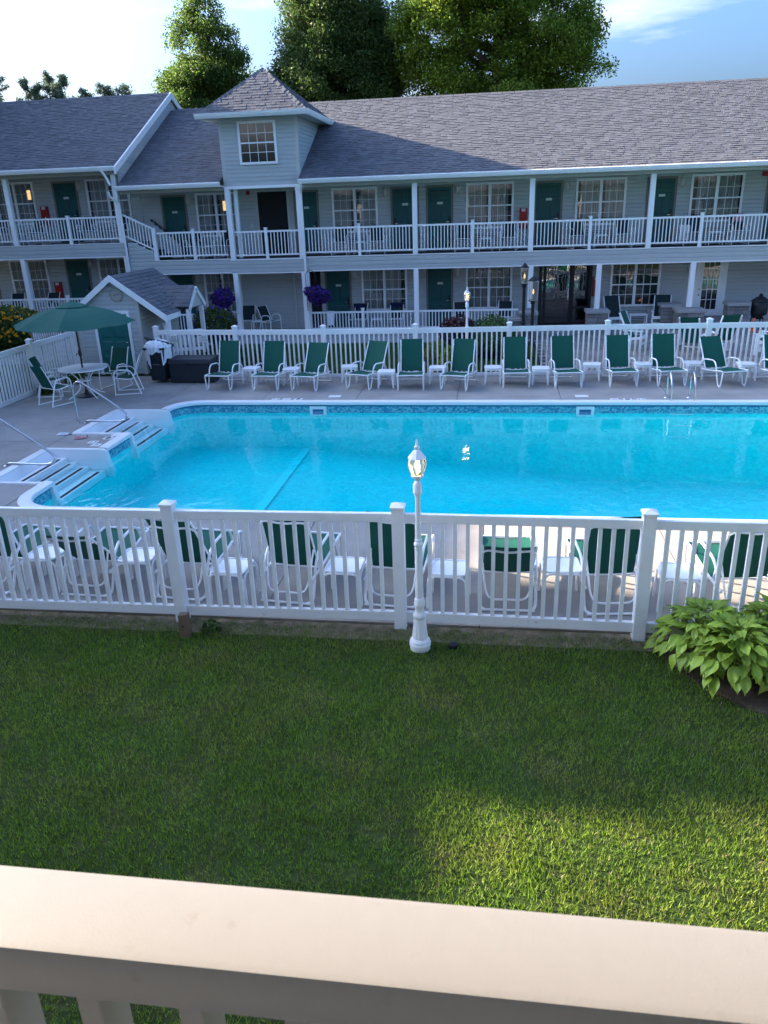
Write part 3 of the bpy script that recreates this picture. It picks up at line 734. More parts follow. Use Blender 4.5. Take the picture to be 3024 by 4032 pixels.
# upper doors, windows, lights
for x0, x1, hd in ((-12.22, -11.37, 'r'), (-7.20, -6.42, 'r'), (-3.68, -2.80, 'l'), (-2.42, -1.59, 'r'), (1.34, 2.18, 'r'), (5.10, 5.95, 'r'), (8.95, 9.8, 'r')):
    door(main, x0, x1, 2.735, 4.84, handle=hd)
for x0, x1, lp in ((-10.95, -9.42, -9.86), (-5.86, -4.21, None), (-1.08, .58, None), (2.68, 4.36, None), (6.46, 8.16, None)):
    window(main, x0, x1, 3.42, 4.94, lamp=lp); ac_grille(main, x0+.35, x1-.35, 2.84, 3.26)
for x in (-11.22, -3.91, -1.37, 2.39, 6.18): wall_light(main, x, 4.73)
# flat dark panel painting the shade of the tower's corridor opening
MB().box(-8.60, WY-.026, 2.735, -7.52, WY+.004, 4.90).build('corridor_shade', 'dark_gap', main)
MB().box(-8.70, WY-.05, 2.735, -8.60, WY-.016, 5.0).box(-7.52, WY-.05, 2.735, -7.42, WY-.016, 5.0).box(-8.60, WY-.05, 4.90, -7.52, WY-.016, 5.0).build('corridor_frame', 'siding_light', main)
MB().box(-9.0, WY-.07, 4.82, -8.88, WY-.016, 4.95).build('alarm_bell', 'red', main); MB().box(8.70, WY-.09, 4.80, 8.90, WY-.016, 4.95).build('alarm_bell', 'red', main)
sw = MB().box(-8.98, WY-.035, 3.66, -8.82, WY-.016, 3.86).build('switch_box', 'siding_light', main); MB().box(-8.925, WY-.043, 3.70, -8.875, WY-.036, 3.82).build('switch', 'plate', sw)
red_cabinet(main, .92, 3.40); red_cabinet(main, 3.52, 1.06, w=.16)
# lower doors, windows
for x0, x1 in ((-12.25, -11.4), (-6.22, -5.36), (-2.44, -1.59)): door(main, x0, x1, .06, 2.10)
for x0, x1, cu in ((-10.95, -9.5, True), (-4.90, -3.21, True), (-1.07, .60, True), (4.03, 5.74, False)):
    window(main, x0, x1, .66, 2.18, curtain=cu); ac_grille(main, x0+.35, x1-.35, .12, .52)
for x in (-11.2, -5.14, -1.39, 6.72): wall_light(main, x, 1.97)
MB().box(-6.86, WY-.06, .05, -6.45, WY-.016, 2.3).build('doorway_shade', 'dark_gap', main)  # dark box on the wall, painting the shade of a doorway
MB().box(-7.5, WY-.06, .05, -7.40, WY-.016, 2.4).build('corner_trim', 'siding_light', main)
# black glazed entrance
en = MB().box(1.55, WY-.10, .06, 3.38, WY-.016, .16)
for xx in (1.55, 1.70, 2.62, 3.30): en.box(xx, WY-.10, .16, xx+(.10 if xx != 2.62 else .16), WY-.016, 2.42)
en.box(1.65, WY-.095, 1.45, 1.70, WY-.016, 1.52).box(2.78, WY-.095, .62, 3.30, WY-.016, .70)
en = en.build('entrance', 'black', main)
for xa, xb, za, zb in ((1.65, 1.70, .16, 2.42), (1.80, 2.62, .16, 2.42), (2.78, 3.30, .70, 2.42), (2.78, 3.30, .16, .62)):
    MB().quad((xa, WY-.05, za), (xb, WY-.05, za), (xb, WY-.05, zb), (xa, WY-.05, zb)).build('glass_panel', 'dark_glass', en)
MB().box(1.65, WY-.03, .16, 3.30, WY-.0185, 2.42).build('lobby_shade', 'interior_shade', en)  # dark sheet in place of the shaded lobby behind the glass
MB().box(2.56, WY-.15, .95, 2.60, WY-.11, 1.35).build('pull_handle', 'steel', en)
# white french door
fd = MB().box(6.90, WY-.06, .30, 7.0, WY-.016, 2.42).box(7.88, WY-.06, .30, 7.97, WY-.016, 2.42).build('door_frame', 'white', main)
d = MB().box(7.0, WY-.045, .30, 7.18, WY-.02, 2.38).box(7.70, WY-.045, .30, 7.88, WY-.02, 2.38).box(7.18, WY-.045, .30, 7.70, WY-.02, .52).box(7.18, WY-.045, 2.20, 7.70, WY-.02, 2.38)
d = d.build('french_door', 'white', main); mt = MB()
for c in (1, 2): mt.box(7.18+.52*c/3-.01, WY-.044, .52, 7.18+.52*c/3+.01, WY-.03, 2.20)
for r_ in range(1, 5): mt.box(7.18, WY-.043, .52+1.68*r_/5-.01, 7.70, WY-.031, .52+1.68*r_/5+.01)
mt.build('muntin', 'white', d)
for c in range(3):
    for r_ in range(5): link('pane', pane_mesh(.52/3, .336), d, (7.18+.52*c/3, WY-.036, .52+.336*r_))
MB().box(7.18, WY-.027, .52, 7.70, WY-.0185, 2.20).build('interior_shade', 'interior_shade', d)
for z in (1.22, 1.02): MB().lathe([(.0, -.03), (.03, -.02), (.03, .02), (.0, .03)], 10, (7.08, WY-.07, z)).build('knob', 'brass', d, smooth=True)
MB().box(6.6, 27.9, .045, 8.4, WY-.02, .28).build('door_step', 'porch_concrete', main)
# posts and rails of the balcony
for x in (-2.73, 1.14, 4.94, 8.75): post(main, x, 2.73, 4.965)
for x in (-4.66, -.79, 3.06, 6.56, 8.06+.7): 
    if abs(x-8.76) > .1: post(main, x, 2.73, 3.74, .10, cap=True, name='rail_post')
px = [(-6.55, -4.71), (-4.61, -2.82), (-2.64, -.84), (-.74, 1.05), (1.23, 3.01), (3.11, 4.85), (5.03, 6.51), (6.61, 8.66), (8.84, 11.9)]
for a, b in px: railing(main, a, b, 2.84, 3.67)
for a, b in ((-11.93, -10.64), (-10.54, -9.37)): railing(main, a, b, 2.84, 3.67)
post(main, -10.59, 2.73, 3.74, .10, cap=True, name='rail_post'); post(main, -12.03, 2.72, 3.80, .13, cap=True, name='rail_post')
for a, b in ((-9.06, -7.99), (-7.89, -6.80)): railing(main, a, b, 2.80, 3.63, y=27.98)
post(main, -7.94, 2.70, 3.70, .10, y=27.98, cap=True, name='rail_post')
# stair rail up to the higher wing and the boarded stair side
railing(main, -12.10, -13.10, 3.08, 3.85, dz=.47)
st = MB().extrude([(-13.05, 27.96, 2.70), (-11.96, 27.96, 2.70), (-12.02, 27.96, 2.98), (-12.15, 27.96, 3.03), (-12.85, 27.96, 3.36), (-13.05, 27.96, 3.36)], (0, .05, 0)).build('stair_side', 'siding', main)
boards(st, -13.04, -12.0, 27.958, 2.70, 3.34, zfun=lambda z: (-13.04, -12.0 if z < 2.98 else -12.15-(z-3.03)*2.1))
for k in range(4): MB().box(-13.02+.26*k, 28.12, 2.72, -12.76+.26*k, WY-.02, 3.36-.155*k).build('stair_step', 'deck_wood', main)
kw = MB().extrude([(-12.9, 29.3, 2.73), (-11.6, 29.3, 2.73), (-11.6, 29.3, 3.20), (-12.62, 29.3, 4.05), (-12.9, 29.3, 4.05)], (0, .12, 0)).build('stair_knee_wall', 'siding', main)
boards(kw, -12.9, -11.6, 29.298, 2.73, 4.04, zfun=lambda z: (-12.9, -11.6 if z < 3.2 else -11.6-(z-3.2)*1.2))
MB().bar((-12.66, 29.36, 4.085), (-11.58, 29.36, 3.19), .16, .05).build('knee_wall_cap', 'green_trim', kw)
# lower posts and porch rails
for x in (-2.72, ): post(main, x, .04, 2.235)
for x, z in ((1.18, .86), (3.43, .80), (6.44, .80), (9.6, .05)): post(main, x, z, 2.235)
for a, b in ((-6.50, -4.70), (-4.58, -2.82), (-2.63, .80), (-11.9, -10.5), (-10.4, -9.42)): railing(main, a, b, .22, .84)
post(main, -4.64, .04, .92, .10, cap=True, name='rail_post'); post(main, -10.45, .04, 1.0, .10, cap=True, name='rail_post')
# tower
for x in (TXL+.10, TXR-.09): post(main, x, 2.70, 5.0, .17, y=27.985); post(main, x+.02, -.02, 2.21, .17, y=27.985)
post(main, TXL+.30, 2.70, 5.0, .12, y=28.25); post(main, -6.56, -.02, 2.21, .12, y=28.02)
tw = MB().box(TXL, 27.99, 5.08, TXR, 32.0, 7.2).build('tower', 'siding', main)
MB().box(TXL-.02, 27.93, 4.985, TXR+.02, 28.1, 5.075).build('tower_beam', 'white', main)
boards(tw, TXL+.10, TXR-.10, 27.988, 5.09, 7.17)
yr = lambda z: EY+(z-EZ)/SL
boards(tw, 0, 0, TXR+.002, 5.30, 7.17, face='side', zfun=lambda z: (28.09, yr(z)-.02))
MB().box(TXL-.002, 27.965, 5.078, TXL+.10, 28.09, 7.18).build('corner_trim', 'siding_light', tw); MB().box(TXR-.10, 27.965, 5.078, TXR+.018, 28.09, 7.18).build('corner_trim', 'siding_light', tw)
MB().bar((TXR+.012, 27.75, EZ+.09), (TXR+.012, 31.8, EZ+.09+4.05*SL), .02, .06).build('flashing', 'siding_light', tw)
window(main, -8.62, -7.31, 5.73, 7.05, y=27.985, units=1, cols=4, rows=4, curtain=False)
ex0, ex1, ey0, ey1, ez = -9.76, -6.12, 27.40, 31.75, 7.27; apx = Vector((-7.94, 29.26, 8.76))
pyr = MB(); pyr.v += [(ex0, ey0, ez), (ex1, ey0, ez), (ex1, ey1, ez), (ex0, ey1, ez), tuple(apx)]
pyr.f += [(0, 1, 4), (1, 2, 4), (2, 3, 4), (3, 0, 4), (0, 3, 2, 1)]
pyr = pyr.build('tower_roof', 'roof_base', main)
fv = Vector((apx.x, apx.y, apx.z))-Vector((apx.x, ey0, ez)); L = fv.length
shingle_slope(pyr, (0, ey0-.015, ez-.008), (1, 0, 0), fv, L*.985, lambda s: (ex0+(apx.x-ex0)*s/L+.03, ex1+(apx.x-ex1)*s/L-.03), exposure=.15, maxobj=200)
rv = Vector((apx.x-ex1, 0, apx.z-ez)); L2 = rv.length
shingle_slope(pyr, (ex1+.015, 0, ez-.008), (0, 1, 0), rv, L2*.985, lambda s: (ey0+(apx.y-ey0)*s/L2+.03, ey1+(apx.y-ey1)*s/L2-.03), exposure=.15, maxobj=90)
lv = Vector((apx.x-ex0, 0, apx.z-ez))
shingle_slope(pyr, (ex0-.015, 0, ez-.008), (0, 1, 0), lv, L2*.985, lambda s: (ey0+(apx.y-ey0)*s/L2+.03, ey1+(apx.y-ey1)*s/L2-.03), exposure=.15, maxobj=0)
for c0 in ((ex0, ey0, ez), (ex1, ey0, ez), (ex1, ey1, ez)):
    c0 = Vector(c0); dd = apx-c0; n = 16
    for k in range(n):
        a = c0+dd*(k/n)+Vector((0, 0, .03)); b = c0+dd*((k+1.12)/n if k < n-1 else 1)+Vector((0, 0, .016)); hd = dd.cross(Vector((0, 0, 1))).normalized()*.12
        dn = Vector((0, 0, -.085))
        MB().quad(a, a+hd+dn, b+hd+dn, b).quad(a, b, b-hd+dn, a-hd+dn).build('hip_cap', 'shingle_piece', pyr, solid=.012)
MB().box(ex0+.06, ey0+.06, 7.15, ex1-.06, 32.0, 7.19).build('tower_soffit', 'siding_light', main)
gm = MB(); zt = 7.275
gm.extrude([(ex0-.09, ey0-.10, zt), (ex0-.09, ey0+.05, zt), (ex0-.09, ey0+.05, zt-.15), (ex0-.09, ey0-.03, zt-.15), (ex0-.09, ey0-.08, zt-.07)], (ex1-ex0+.18, 0, 0))
gm.extrude([(ex1+.09, ey0+.051, zt), (ex1-.04, ey0+.051, zt), (ex1-.04, ey0+.051, zt-.15), (ex1+.03, ey0+.051, zt-.15), (ex1+.07, ey0+.051, zt-.07)], (0, ey1-ey0+.02, 0))
gm.extrude([(ex0-.09, ey0+.051, zt), (ex0+.04, ey0+.051, zt), (ex0+.04, ey0+.051, zt-.15), (ex0-.03, ey0+.051, zt-.15), (ex0-.07, ey0+.051, zt-.07)], (0, ey1-ey0+.02, 0))
gm.build('tower_gutter', 'white', main)
downspout(main, [(TXR+.10, 27.55, 5.08), (TXR+.10, 27.60, 4.95), (TXR+.02, 27.86, 4.80), (TXR+.02, 27.86, .1)])

# ---------------------------------------------------------------- higher wing on the left
lw = thing('motel_wing', 'higher grey motel wing at the left with its gable end over the lower roof', 'building', (-18, 29, 0), w=True)
LX0, LX1, LZ = -27.0, -13.06, .62
LEZ, LRZ = 5.86, 8.74; LSL = (LRZ-LEZ)/(RY-EY)
wall = MB().box(LX0, WY, -.1, LX1, 37.4, 5.66).build('wall', 'siding', lw)
boards(wall, -21.5, LX1, WY, 3.36, 5.66); boards(wall, -21.5, LX1, WY, .66, 3.1)
MB().box(LX0, 28.02, 3.20, LX1, WY+.01, 3.36).build('balcony_floor', 'deck_wood', lw)
MB().box(LX0, 27.84, -.12, LX1-.002, WY+.01, .66).build('porch_floor', 'porch_concrete', lw)
band = MB().box(LX0, 27.955, 2.91, LX1-.12, 28.02, 3.34).build('balcony_band', 'siding', lw); boards(band, -21.5, LX1-.12, 27.953, 2.91, 3.33)
MB().box(LX0, 27.925, 2.872, LX1-.12, 28.03, 2.908).box(LX0, 27.925, 3.34, LX1-.12, 28.018, 3.366).build('band_trim', 'white', lw)
MB().box(LX0, 28.03, 3.12, LX1, WY, 3.19).build('porch_ceiling', 'siding_light', lw)
MB().box(LX0, 27.94, 5.665, LX1, WY, 5.72).build('balcony_ceiling', 'siding', lw)
MB().box(LX0, 27.93, 5.60, LX1, 28.07, 5.66).build('eave_beam', 'siding_light', lw); MB().box(LX0, 27.60, 5.70, LX1, 27.93, 5.76).build('soffit', 'siding_light', lw)
roof = MB().extrude([(LX0, EY, LEZ), (LX0, RY, LRZ), (LX0, 2*RY-EY, LEZ), (LX0, 2*RY-EY, LEZ-.1), (LX0, RY, LRZ-.12), (LX0, EY, LEZ-.1)], (-12.93-LX0, 0, 0)).build('roof', 'roof_base', lw)
lsv = Vector((0, RY-EY, LRZ-LEZ))
shingle_slope(roof, (0, EY-.02, LEZ-.01), (1, 0, 0), lsv, lsv.length, lambda s: (-22.0, -12.93), maxobj=280)
for k in range(20):
    xx = -22+k*.455
    MB().extrude([(xx, RY-.15, LRZ-.055), (xx, RY, LRZ+.03), (xx, RY+.15, LRZ-.055), (xx, RY+.15, LRZ-.065), (xx, RY, LRZ+.012), (xx, RY-.15, LRZ-.065)], (.44, 0, 0)).build('ridge_cap', 'shingle_piece', roof)
gutter(lw, -22.5, -12.95, 27.48, 5.84)
# gable end with white rake boards
ge = MB().extrude([(-13.06, 27.95, 5.2), (-13.06, RY, RZ-.1), (-13.06, RY, LRZ-.13), (-13.06, 27.95, LEZ+.05)], (.03, 0, 0))
ge.extrude([(-13.06, RY, RZ-.1), (-13.06, 39.0, 5.3), (-13.06, 39.0, LEZ-.0), (-13.06, RY, LRZ-.13)], (.03, 0, 0))
ge = ge.build('gable_end', 'siding', lw)
boards(ge, 0, 0, -13.028, 5.25, 8.6, face='side', zfun=lambda z: (max(27.97, EY+(z-LEZ)/LSL+.12), min(yr(z)+.05, RY+(LRZ-z)/LSL-.3)))
MB().hexa([(-12.95, EY-.12, LEZ-.26), (-12.90, EY-.12, LEZ-.26), (-12.90, RY, LRZ-.20), (-12.95, RY, LRZ-.20), (-12.95, EY-.12, LEZ-.03), (-12.90, EY-.12, LEZ-.03), (-12.90, RY, LRZ+.035), (-12.95, RY, LRZ+.035)]).build('rake_board', 'white', lw)
MB().hexa([(-12.95, RY+.002, LRZ-.20), (-12.90, RY+.002, LRZ-.20), (-12.90, 39.4, LEZ-.24), (-12.95, 39.4, LEZ-.24), (-12.95, RY+.002, LRZ+.035), (-12.90, RY+.002, LRZ+.035), (-12.90, 39.4, LEZ), (-12.95, 39.4, LEZ)]).build('rake_board', 'white', lw)
for x0, x1 in ((-16.40, -15.54), (-20.3, -19.45)): door(lw, x0, x1, 3.375, 5.46); door(lw, x0, x1, .68, 2.72)
for x0, x1, lp in ((-18.78, -17.21, -17.42), (-15.12, -13.45, None)):
    window(lw, x0, x1, 4.04, 5.56, lamp=lp); ac_grille(lw, x0+.35, x1-.35, 3.46, 3.86); window(lw, x0, x1, 1.28, 2.80); ac_grille(lw, x0+.35, x1-.35, .74, 1.14)
for x in (-15.40, -19.3): wall_light(lw, x, 5.35); wall_light(lw, x, 2.60)
red_cabinet(lw, -16.88, 4.02); red_cabinet(lw, -16.86, 1.28)
for x in (-17.32, -21.2): post(lw, x, 3.366, 5.60); post(lw, x+.12, .66, 2.874)
post(lw, -13.24, 3.366, 5.60); post(lw, -13.20, .0, 2.874, .13)
post(lw, -15.19, 3.366, 4.30, .10, cap=True, name='rail_post'); post(lw, -19.3, 3.366, 4.30, .10, cap=True, name='rail_post')
for a, b in ((-21.1, -19.35), (-19.25, -17.41), (-17.23, -15.24), (-15.14, -13.33)): railing(lw, a, b, 3.49, 4.26)
post(lw, -15.72, .66, 1.56, .10, cap=True, name='rail_post')
for a, b in ((-21.0, -17.29), (-17.11, -15.77), (-15.67, -13.28)): railing(lw, a, b, .80, 1.48)
downspout(lw, [(-13.42, 27.5, 5.72), (-13.30, 27.62, 5.45), (-13.22, 27.60, 5.25)])
downspout(lw, [(-13.30, 27.55, 5.05), (-13.28, 27.62, 4.86), (-13.12, 27.88, 4.70), (-13.05, 27.88, .05)])

# ================================================================ furniture
def chaise(angle, name='chaise_lounge'):
    t = thing(name, 'x', 'lounger')
    W = .315; a = R(angle); L = .80; hy, hz_ = .02, .315
    bt = (hy+L*math.cos(a), hz_+L*math.sin(a))
    for s in (-1, 1):
        x = s*W
        m = MB().tube(smooth_path([(x, hy+.30, .29), (x, hy, .30), (x, -.35, .335), (x, -.72, .385), (x, -.84, .375)], 4), .0165, 8)
        m.tube(rounded([(x, -.84, .375), (x, -.80, .02), (x, -.69, .02), (x, -.50, .52), (x, -.38, .585), (x, .02, .55), (x, .16, .44), (x, .34, .02), (x*.80, .42, .02)], .07, 4), .0165, 8)
        m.build('side_frame', 'chair_white', t, smooth=True)
        MB().lathe([(.022, 0), (.022, .03), (.018, .04)], 8, (x, -.78, 0)).build('foot', 'plastic_white', t)
    xb = W-.035
    for x in (-xb, xb): MB().tube([(x, hy-.02, hz_), (x, bt[0], bt[1])], .015, 8).build('back_frame', 'chair_white', t, smooth=True)
    k = .86; q = (hy+L*k*math.cos(a)+.035, hz_+L*k*math.sin(a)-.01)
    MB().tube(smooth_path([(-xb, q[0]-.05, q[1]-.03), (-xb+.06, q[0], q[1]+.02), (0, q[0]+.01, q[1]+.005), (xb-.06, q[0], q[1]+.02), (xb, q[0]-.05, q[1]-.03)], 4), .013, 8).build('back_brace', 'chair_white', t, smooth=True)
    for y, z in ((-.835, .375), (hy-.02, .295), (.42, .02)):
        MB().tube([(-W*.96, y, z), (W*.96, y, z)], .0145, 8).build('cross_bar', 'chair_white', t, smooth=True)
    MB().tube(rounded([(-xb, hy+.30*math.cos(a), hz_+.28*math.sin(a)), (-xb+.03, .30, .20), (-xb+.08, .36, .12), (xb-.08, .36, .12), (xb-.03, .30, .20), (xb, hy+.30*math.cos(a), hz_+.28*math.sin(a))], .08), .012, 8).build('rear_support', 'chair_white', t, smooth=True)
    n = 10; P = []
    for i in range(n+1):
        y = -.83+(hy-.02+.83)*i/n; z = .378+(.31-.378)*i/n+.012*math.sin(i/n*3.1)
        P.append([(x, y, z-.022*(1-(x/xb)**2)) for x in np.linspace(-W+.004, W-.004, 7)])
    MB().grid(P).build('seat_sling', 'sling_green', t, smooth=True, solid=.004)
    P = []
    for i in range(n+1):
        f = i/n*1.0+.02; y, z = hy+L*f*math.cos(a), hz_+L*f*math.sin(a)
        P.append([(x, y+.016*(1-(x/xb)**2)*math.sin(a), z-.016*(1-(x/xb)**2)*math.cos(a)) for x in np.linspace(-xb, xb, 7)])
    MB().grid(P).build('back_sling', 'sling_green', t, smooth=True, solid=.004)
    return t
CH = {k: (chaise(k), [False]) for k in (74, 70, 60, 44)}
far = [(-7.0, 19.05, 4, 74), (-5.75, 19.0, 2, 70), (-4.73, 18.92, 9, 60), (-3.38, 19.12, 19, 60), (-2.03, 19.0, -3, 74), (-.98, 18.95, 13, 74), (.56, 19.23, -2, 70),
       (1.82, 19.23, -7, 74), (3.13, 19.32, -4, 70), (4.27, 19.37, -6, 74), (5.63, 19.27, -16, 60), (6.95, 19.15, -14, 74)]
for i, (x, y, th, k) in enumerate(far):
    th = R(th); o = place(*CH[k], (x+.80*math.sin(th), y+.80*math.cos(th), 0), -th,
        'green chaise lounge in the far row, %s from the black deck box' % ordn(i), 'green chaise lounges round the pool')
near = [(-6.10, -5.96, 74), (-4.82, -4.79, 44), (-3.64, -3.53, 60), (-2.34, -2.20, 70), (-1.11, -1.02, 74), (.20, .19, 44), (1.36, 1.22, 74), (2.78, 2.64, 70), (4.05, 4.0, 74)]
for i, (xr, xf, k) in enumerate(near):
    th = math.atan2(xr-xf, -1.3)
    place(*CH[k], (xr+(xf-xr)*.3, 8.22, 0), math.pi-(th-math.pi if th > 0 else th+math.pi),
          'green chaise lounge behind the front fence, %s from the left edge' % ordn(i), 'green chaise lounges round the pool')
# white plastic tables of the far row
def resin_table():
    t = thing('side_table', 'x', 'table')
    n = 8; top = []
    for k in range(32):
        a = 2*math.pi*k/32; c, s = math.cos(a), math.sin(a); p = 5; r = .215/((abs(c)**p+abs(s)**p)**(1/p)); top.append((r*c, r*s, .385))
    MB().extrude(top, (0, 0, .028)).build('table_top', 'plastic_white', t, bevel=.004, smooth=True)
    MB().extrude([(p[0]*.96, p[1]*.96, .345) for p in top], (0, 0, .042)).build('apron', 'plastic_white', t)
    for sx in (-1, 1):
        for sy in (-1, 1):
            MB().hexa([(sx*.19-.018, sy*.19-.018, 0), (sx*.19+.018, sy*.19-.018, 0), (sx*.19+.018, sy*.19+.018, 0), (sx*.19-.018, sy*.19+.018, 0), (sx*.17-.034, sy*.17-.034, .36), (sx*.17+.034, sy*.17-.034, .36), (sx*.17+.034, sy*.17+.034, .36), (sx*.17-.034, sy*.17+.034, .36)]).build('leg', 'plastic_white', t)
    return t
rt_ = (resin_table(), [False])
ftab = [(-6.36, 19.95), (-5.24, 19.82), (-3.75, 20.10), (-2.68, 19.42), (-1.42, 19.90), (-.02, 19.86), (1.16, 19.72), (2.45, 20.18), (3.68, 20.18), (4.93, 20.28), (6.12, 20.12)]
for i, (x, y) in enumerate(ftab):
    place(*rt_, (x, y, 0), R(rng.uniform(-7, 7)), 'white plastic side table in the far row, %s from the black deck box' % ordn(i), 'white plastic side tables')
def tube_table():
    t = thing('side_table', 'x', 'table'); w, h = .20, .42
    ring = rounded([(-w, 0, h), (-w, -w, h), (w, -w, h), (w, w, h), (-w, w, h), (-w, .001, h)], .07, 5)
    MB().tube(ring, .012, 8).build('top_frame', 'chair_white', t, smooth=True)
    P = [[(x, y, h-.003-.004*(1-(x/w)**2)*(1-(y/w)**2)) for y in np.linspace(-w+.012, w-.012, 7)] for x in np.linspace(-w+.012, w-.012, 7)]
    MB().grid(P).build('table_top', 'plastic_white', t, solid=.004, smooth=True)
    for s in (-1, 1):
        MB().tube(rounded([(-w-.02, s*(w+.015), 0), (-w-.012, s*(w+.008), h-.02), (w+.012, s*(w+.008), h-.02), (w+.02, s*(w+.015), 0)], .10, 5), .0125, 8).build('leg_loop', 'chair_white', t, smooth=True)
        MB().tube(rounded([(s*(w+.02), -w+.02, 0), (s*(w+.01), -w+.02, h-.03), (s*(w+.01), w-.02, h-.03), (s*(w+.02), w-.02, 0)], .10, 5), .0125, 8).build('leg_loop', 'chair_white', t, smooth=True)
    return t
tt_ = (tube_table(), [False])
ntab = [(-5.42, 8.13), (-4.22, 8.13), (-2.97, 7.90), (-1.66, 8.02), (-.46, 8.02), (.80, 8.18), (2.07, 8.10), (3.4, 8.1)]
for i, (x, y) in enumerate(ntab):
    place(*tt_, (x, y, 0), R(rng.uniform(-6, 6)), 'white tube-legged side table behind the front fence, %s from the left edge' % ordn(i), 'white tube side tables')

# umbrella table group
t = thing('patio_umbrella', 'dark green market umbrella open over the round white table', 'umbrella', (-10.27, 18.42, 0))
cn = MB(); n = 8; r0, z0, z1, r1, zv = 1.46, 1.84, 2.33, .30, 2.24
def cpt(k, f):
    a = 2*math.pi*k/n+R(14); r_ = r1+(r0-r1)*f; z = zv+(z0-zv)*f+.05*math.sin(f*math.pi)
    return Vector((r_*math.cos(a), r_*math.sin(a), z))
for k in range(n):
    P = []
    for j in range(7):
        f = j/6; a, b = cpt(k, f), cpt(k+1, f)
        P.append([a+(b-a)*q-Vector((0, 0, .045*f*math.sin(q*math.pi))) for q in (0, .25, .5, .75, 1)])
    cn.grid(P)
cn = cn.build('canopy', 'canopy', t, solid=.004)
vt = MB()
for k in range(n):
    a0, a1 = 2*math.pi*k/n+R(14), 2*math.pi*(k+1)/n+R(14)
    vt.quad((.40*math.cos(a0), .40*math.sin(a0), 2.235), (.40*math.cos(a1), .40*math.sin(a1), 2.235), (.05*math.cos(a1), .05*math.sin(a1), 2.35), (.05*math.cos(a0), .05*math.sin(a0), 2.35))
vt.build('vent', 'canopy', cn, solid=.004)
for k in range(n): p0, p1 = cpt(k, -.15), cpt(k, 1); MB().tube([p0-Vector((0, 0, .02)), p1-Vector((0, 0, .02))], .009, 6).build('rib', 'pole_dark', t)
MB().tube([(0, 0, .03), (0, 0, 2.36)], .021, 12).build('pole', 'pole_dark', t, smooth=True)
c_ = MB().lathe([(.026, 0), (.042, .03), (.042, .12), (.026, .15)], 12, (0, 0, 1.02)).build('crank_box', 'pole_dark', t, smooth=True)
MB().tube(rounded([(-.03, 0, 1.08), (-.09, -.01, 1.08), (-.11, -.01, 1.02)], .02), .008, 6).build('crank', 'pole_dark', c_)
MB().lathe([(.26, 0), (.27, .02), (.22, .045), (.06, .06), (.04, .16), (.032, .17)], 20).build('base', 'iron', t, smooth=True)
t = thing('patio_table', 'round white patio table with curved legs under the green umbrella', 'table', (-10.27, 18.42, 0))
MB().lathe([(.0301, .70), (.57, .70), (.60, .705), (.60, .73), (.585, .735), (.55, .728), (.0301, .728)], 40).build('table_top', 'chair_white', t, smooth=True)
for k in range(4):
    a = R(45+90*k+12); q = lambda r_, z: (r_*math.cos(a), r_*math.sin(a), z)
    MB().tube(smooth_path([q(.40, .70), q(.30, .62), q(.15, .42), q(.17, .20), q(.34, .08), q(.46, .02), q(.50, .0)], 4), .016, 8).build('leg', 'chair_white', t, smooth=True)
MB().lathe([(.15, .40), (.165, .40), (.165, .43), (.15, .43)], 20).build('ring_brace', 'chair_white', t)

def sling_chair(fabric, name='patio_chair', back_h=.98, lean=.20):
    t = thing(name, 'x', 'chair'); W = .27
    for s in (-1, 1):
        x = s*W
        m = MB().tube(rounded([(x, .34, .0), (x, .22, .40), (x, .14, .62), (x, -.18, .645), (x, -.27, .58), (x, -.30, .0)], .10, 4), .016, 8)
        m.tube([(x, -.30, .016), (x, .34, .016)], .014, 8)
        m.build('side_frame', 'chair_white', t, smooth=True)
    xb = W-.03
    for x in (-xb, xb): MB().tube(smooth_path([(x, -.24, .43), (x, .0, .395), (x, .16, .40), (x, .22, .50), (x, .22+lean*.6, .80), (x, .22+lean, back_h), (x, .24+lean, back_h+.02)], 3), .015, 8).build('seat_frame', 'chair_white', t, smooth=True)
    for y, z in ((-.24, .43), (.17, .41)): MB().tube([(-W, y, z), (W, y, z)], .013, 8).build('cross_bar', 'chair_white', t)
    P = [[(x, -.25+.41*i/6, .435-.035*i/6-.015*(1-(x/xb)**2)) for x in np.linspace(-xb, xb, 5)] for i in range(7)]
    MB().grid(P).build('seat_sling', fabric, t, solid=.004, smooth=True)
    P = [[(x, .17+(lean+.05)*(i/8)+.012*(1-(x/xb)**2), .42+(back_h-.42)*i/8) for x in np.linspace(-xb, xb, 5)] for i in range(9)]
    MB().grid(P).build('back_sling', fabric, t, solid=.004, smooth=True)
    return t
dc = (sling_chair('sling_green'), [False])
for x, y, rz, lab in ((-10.62, 17.60, 155, 'nearest the camera, its back to the pool rail'), (-11.22, 18.55, 100, 'left of the round table by the fence'),
                      (-9.95, 19.42, -8, 'behind the round table in front of the green shed door'), (-9.32, 18.82, -72, 'right of the round table facing left')):
    place(*dc, (x, y, 0), R(rz), 'green sling patio chair %s' % lab, 'green chairs at the umbrella table')
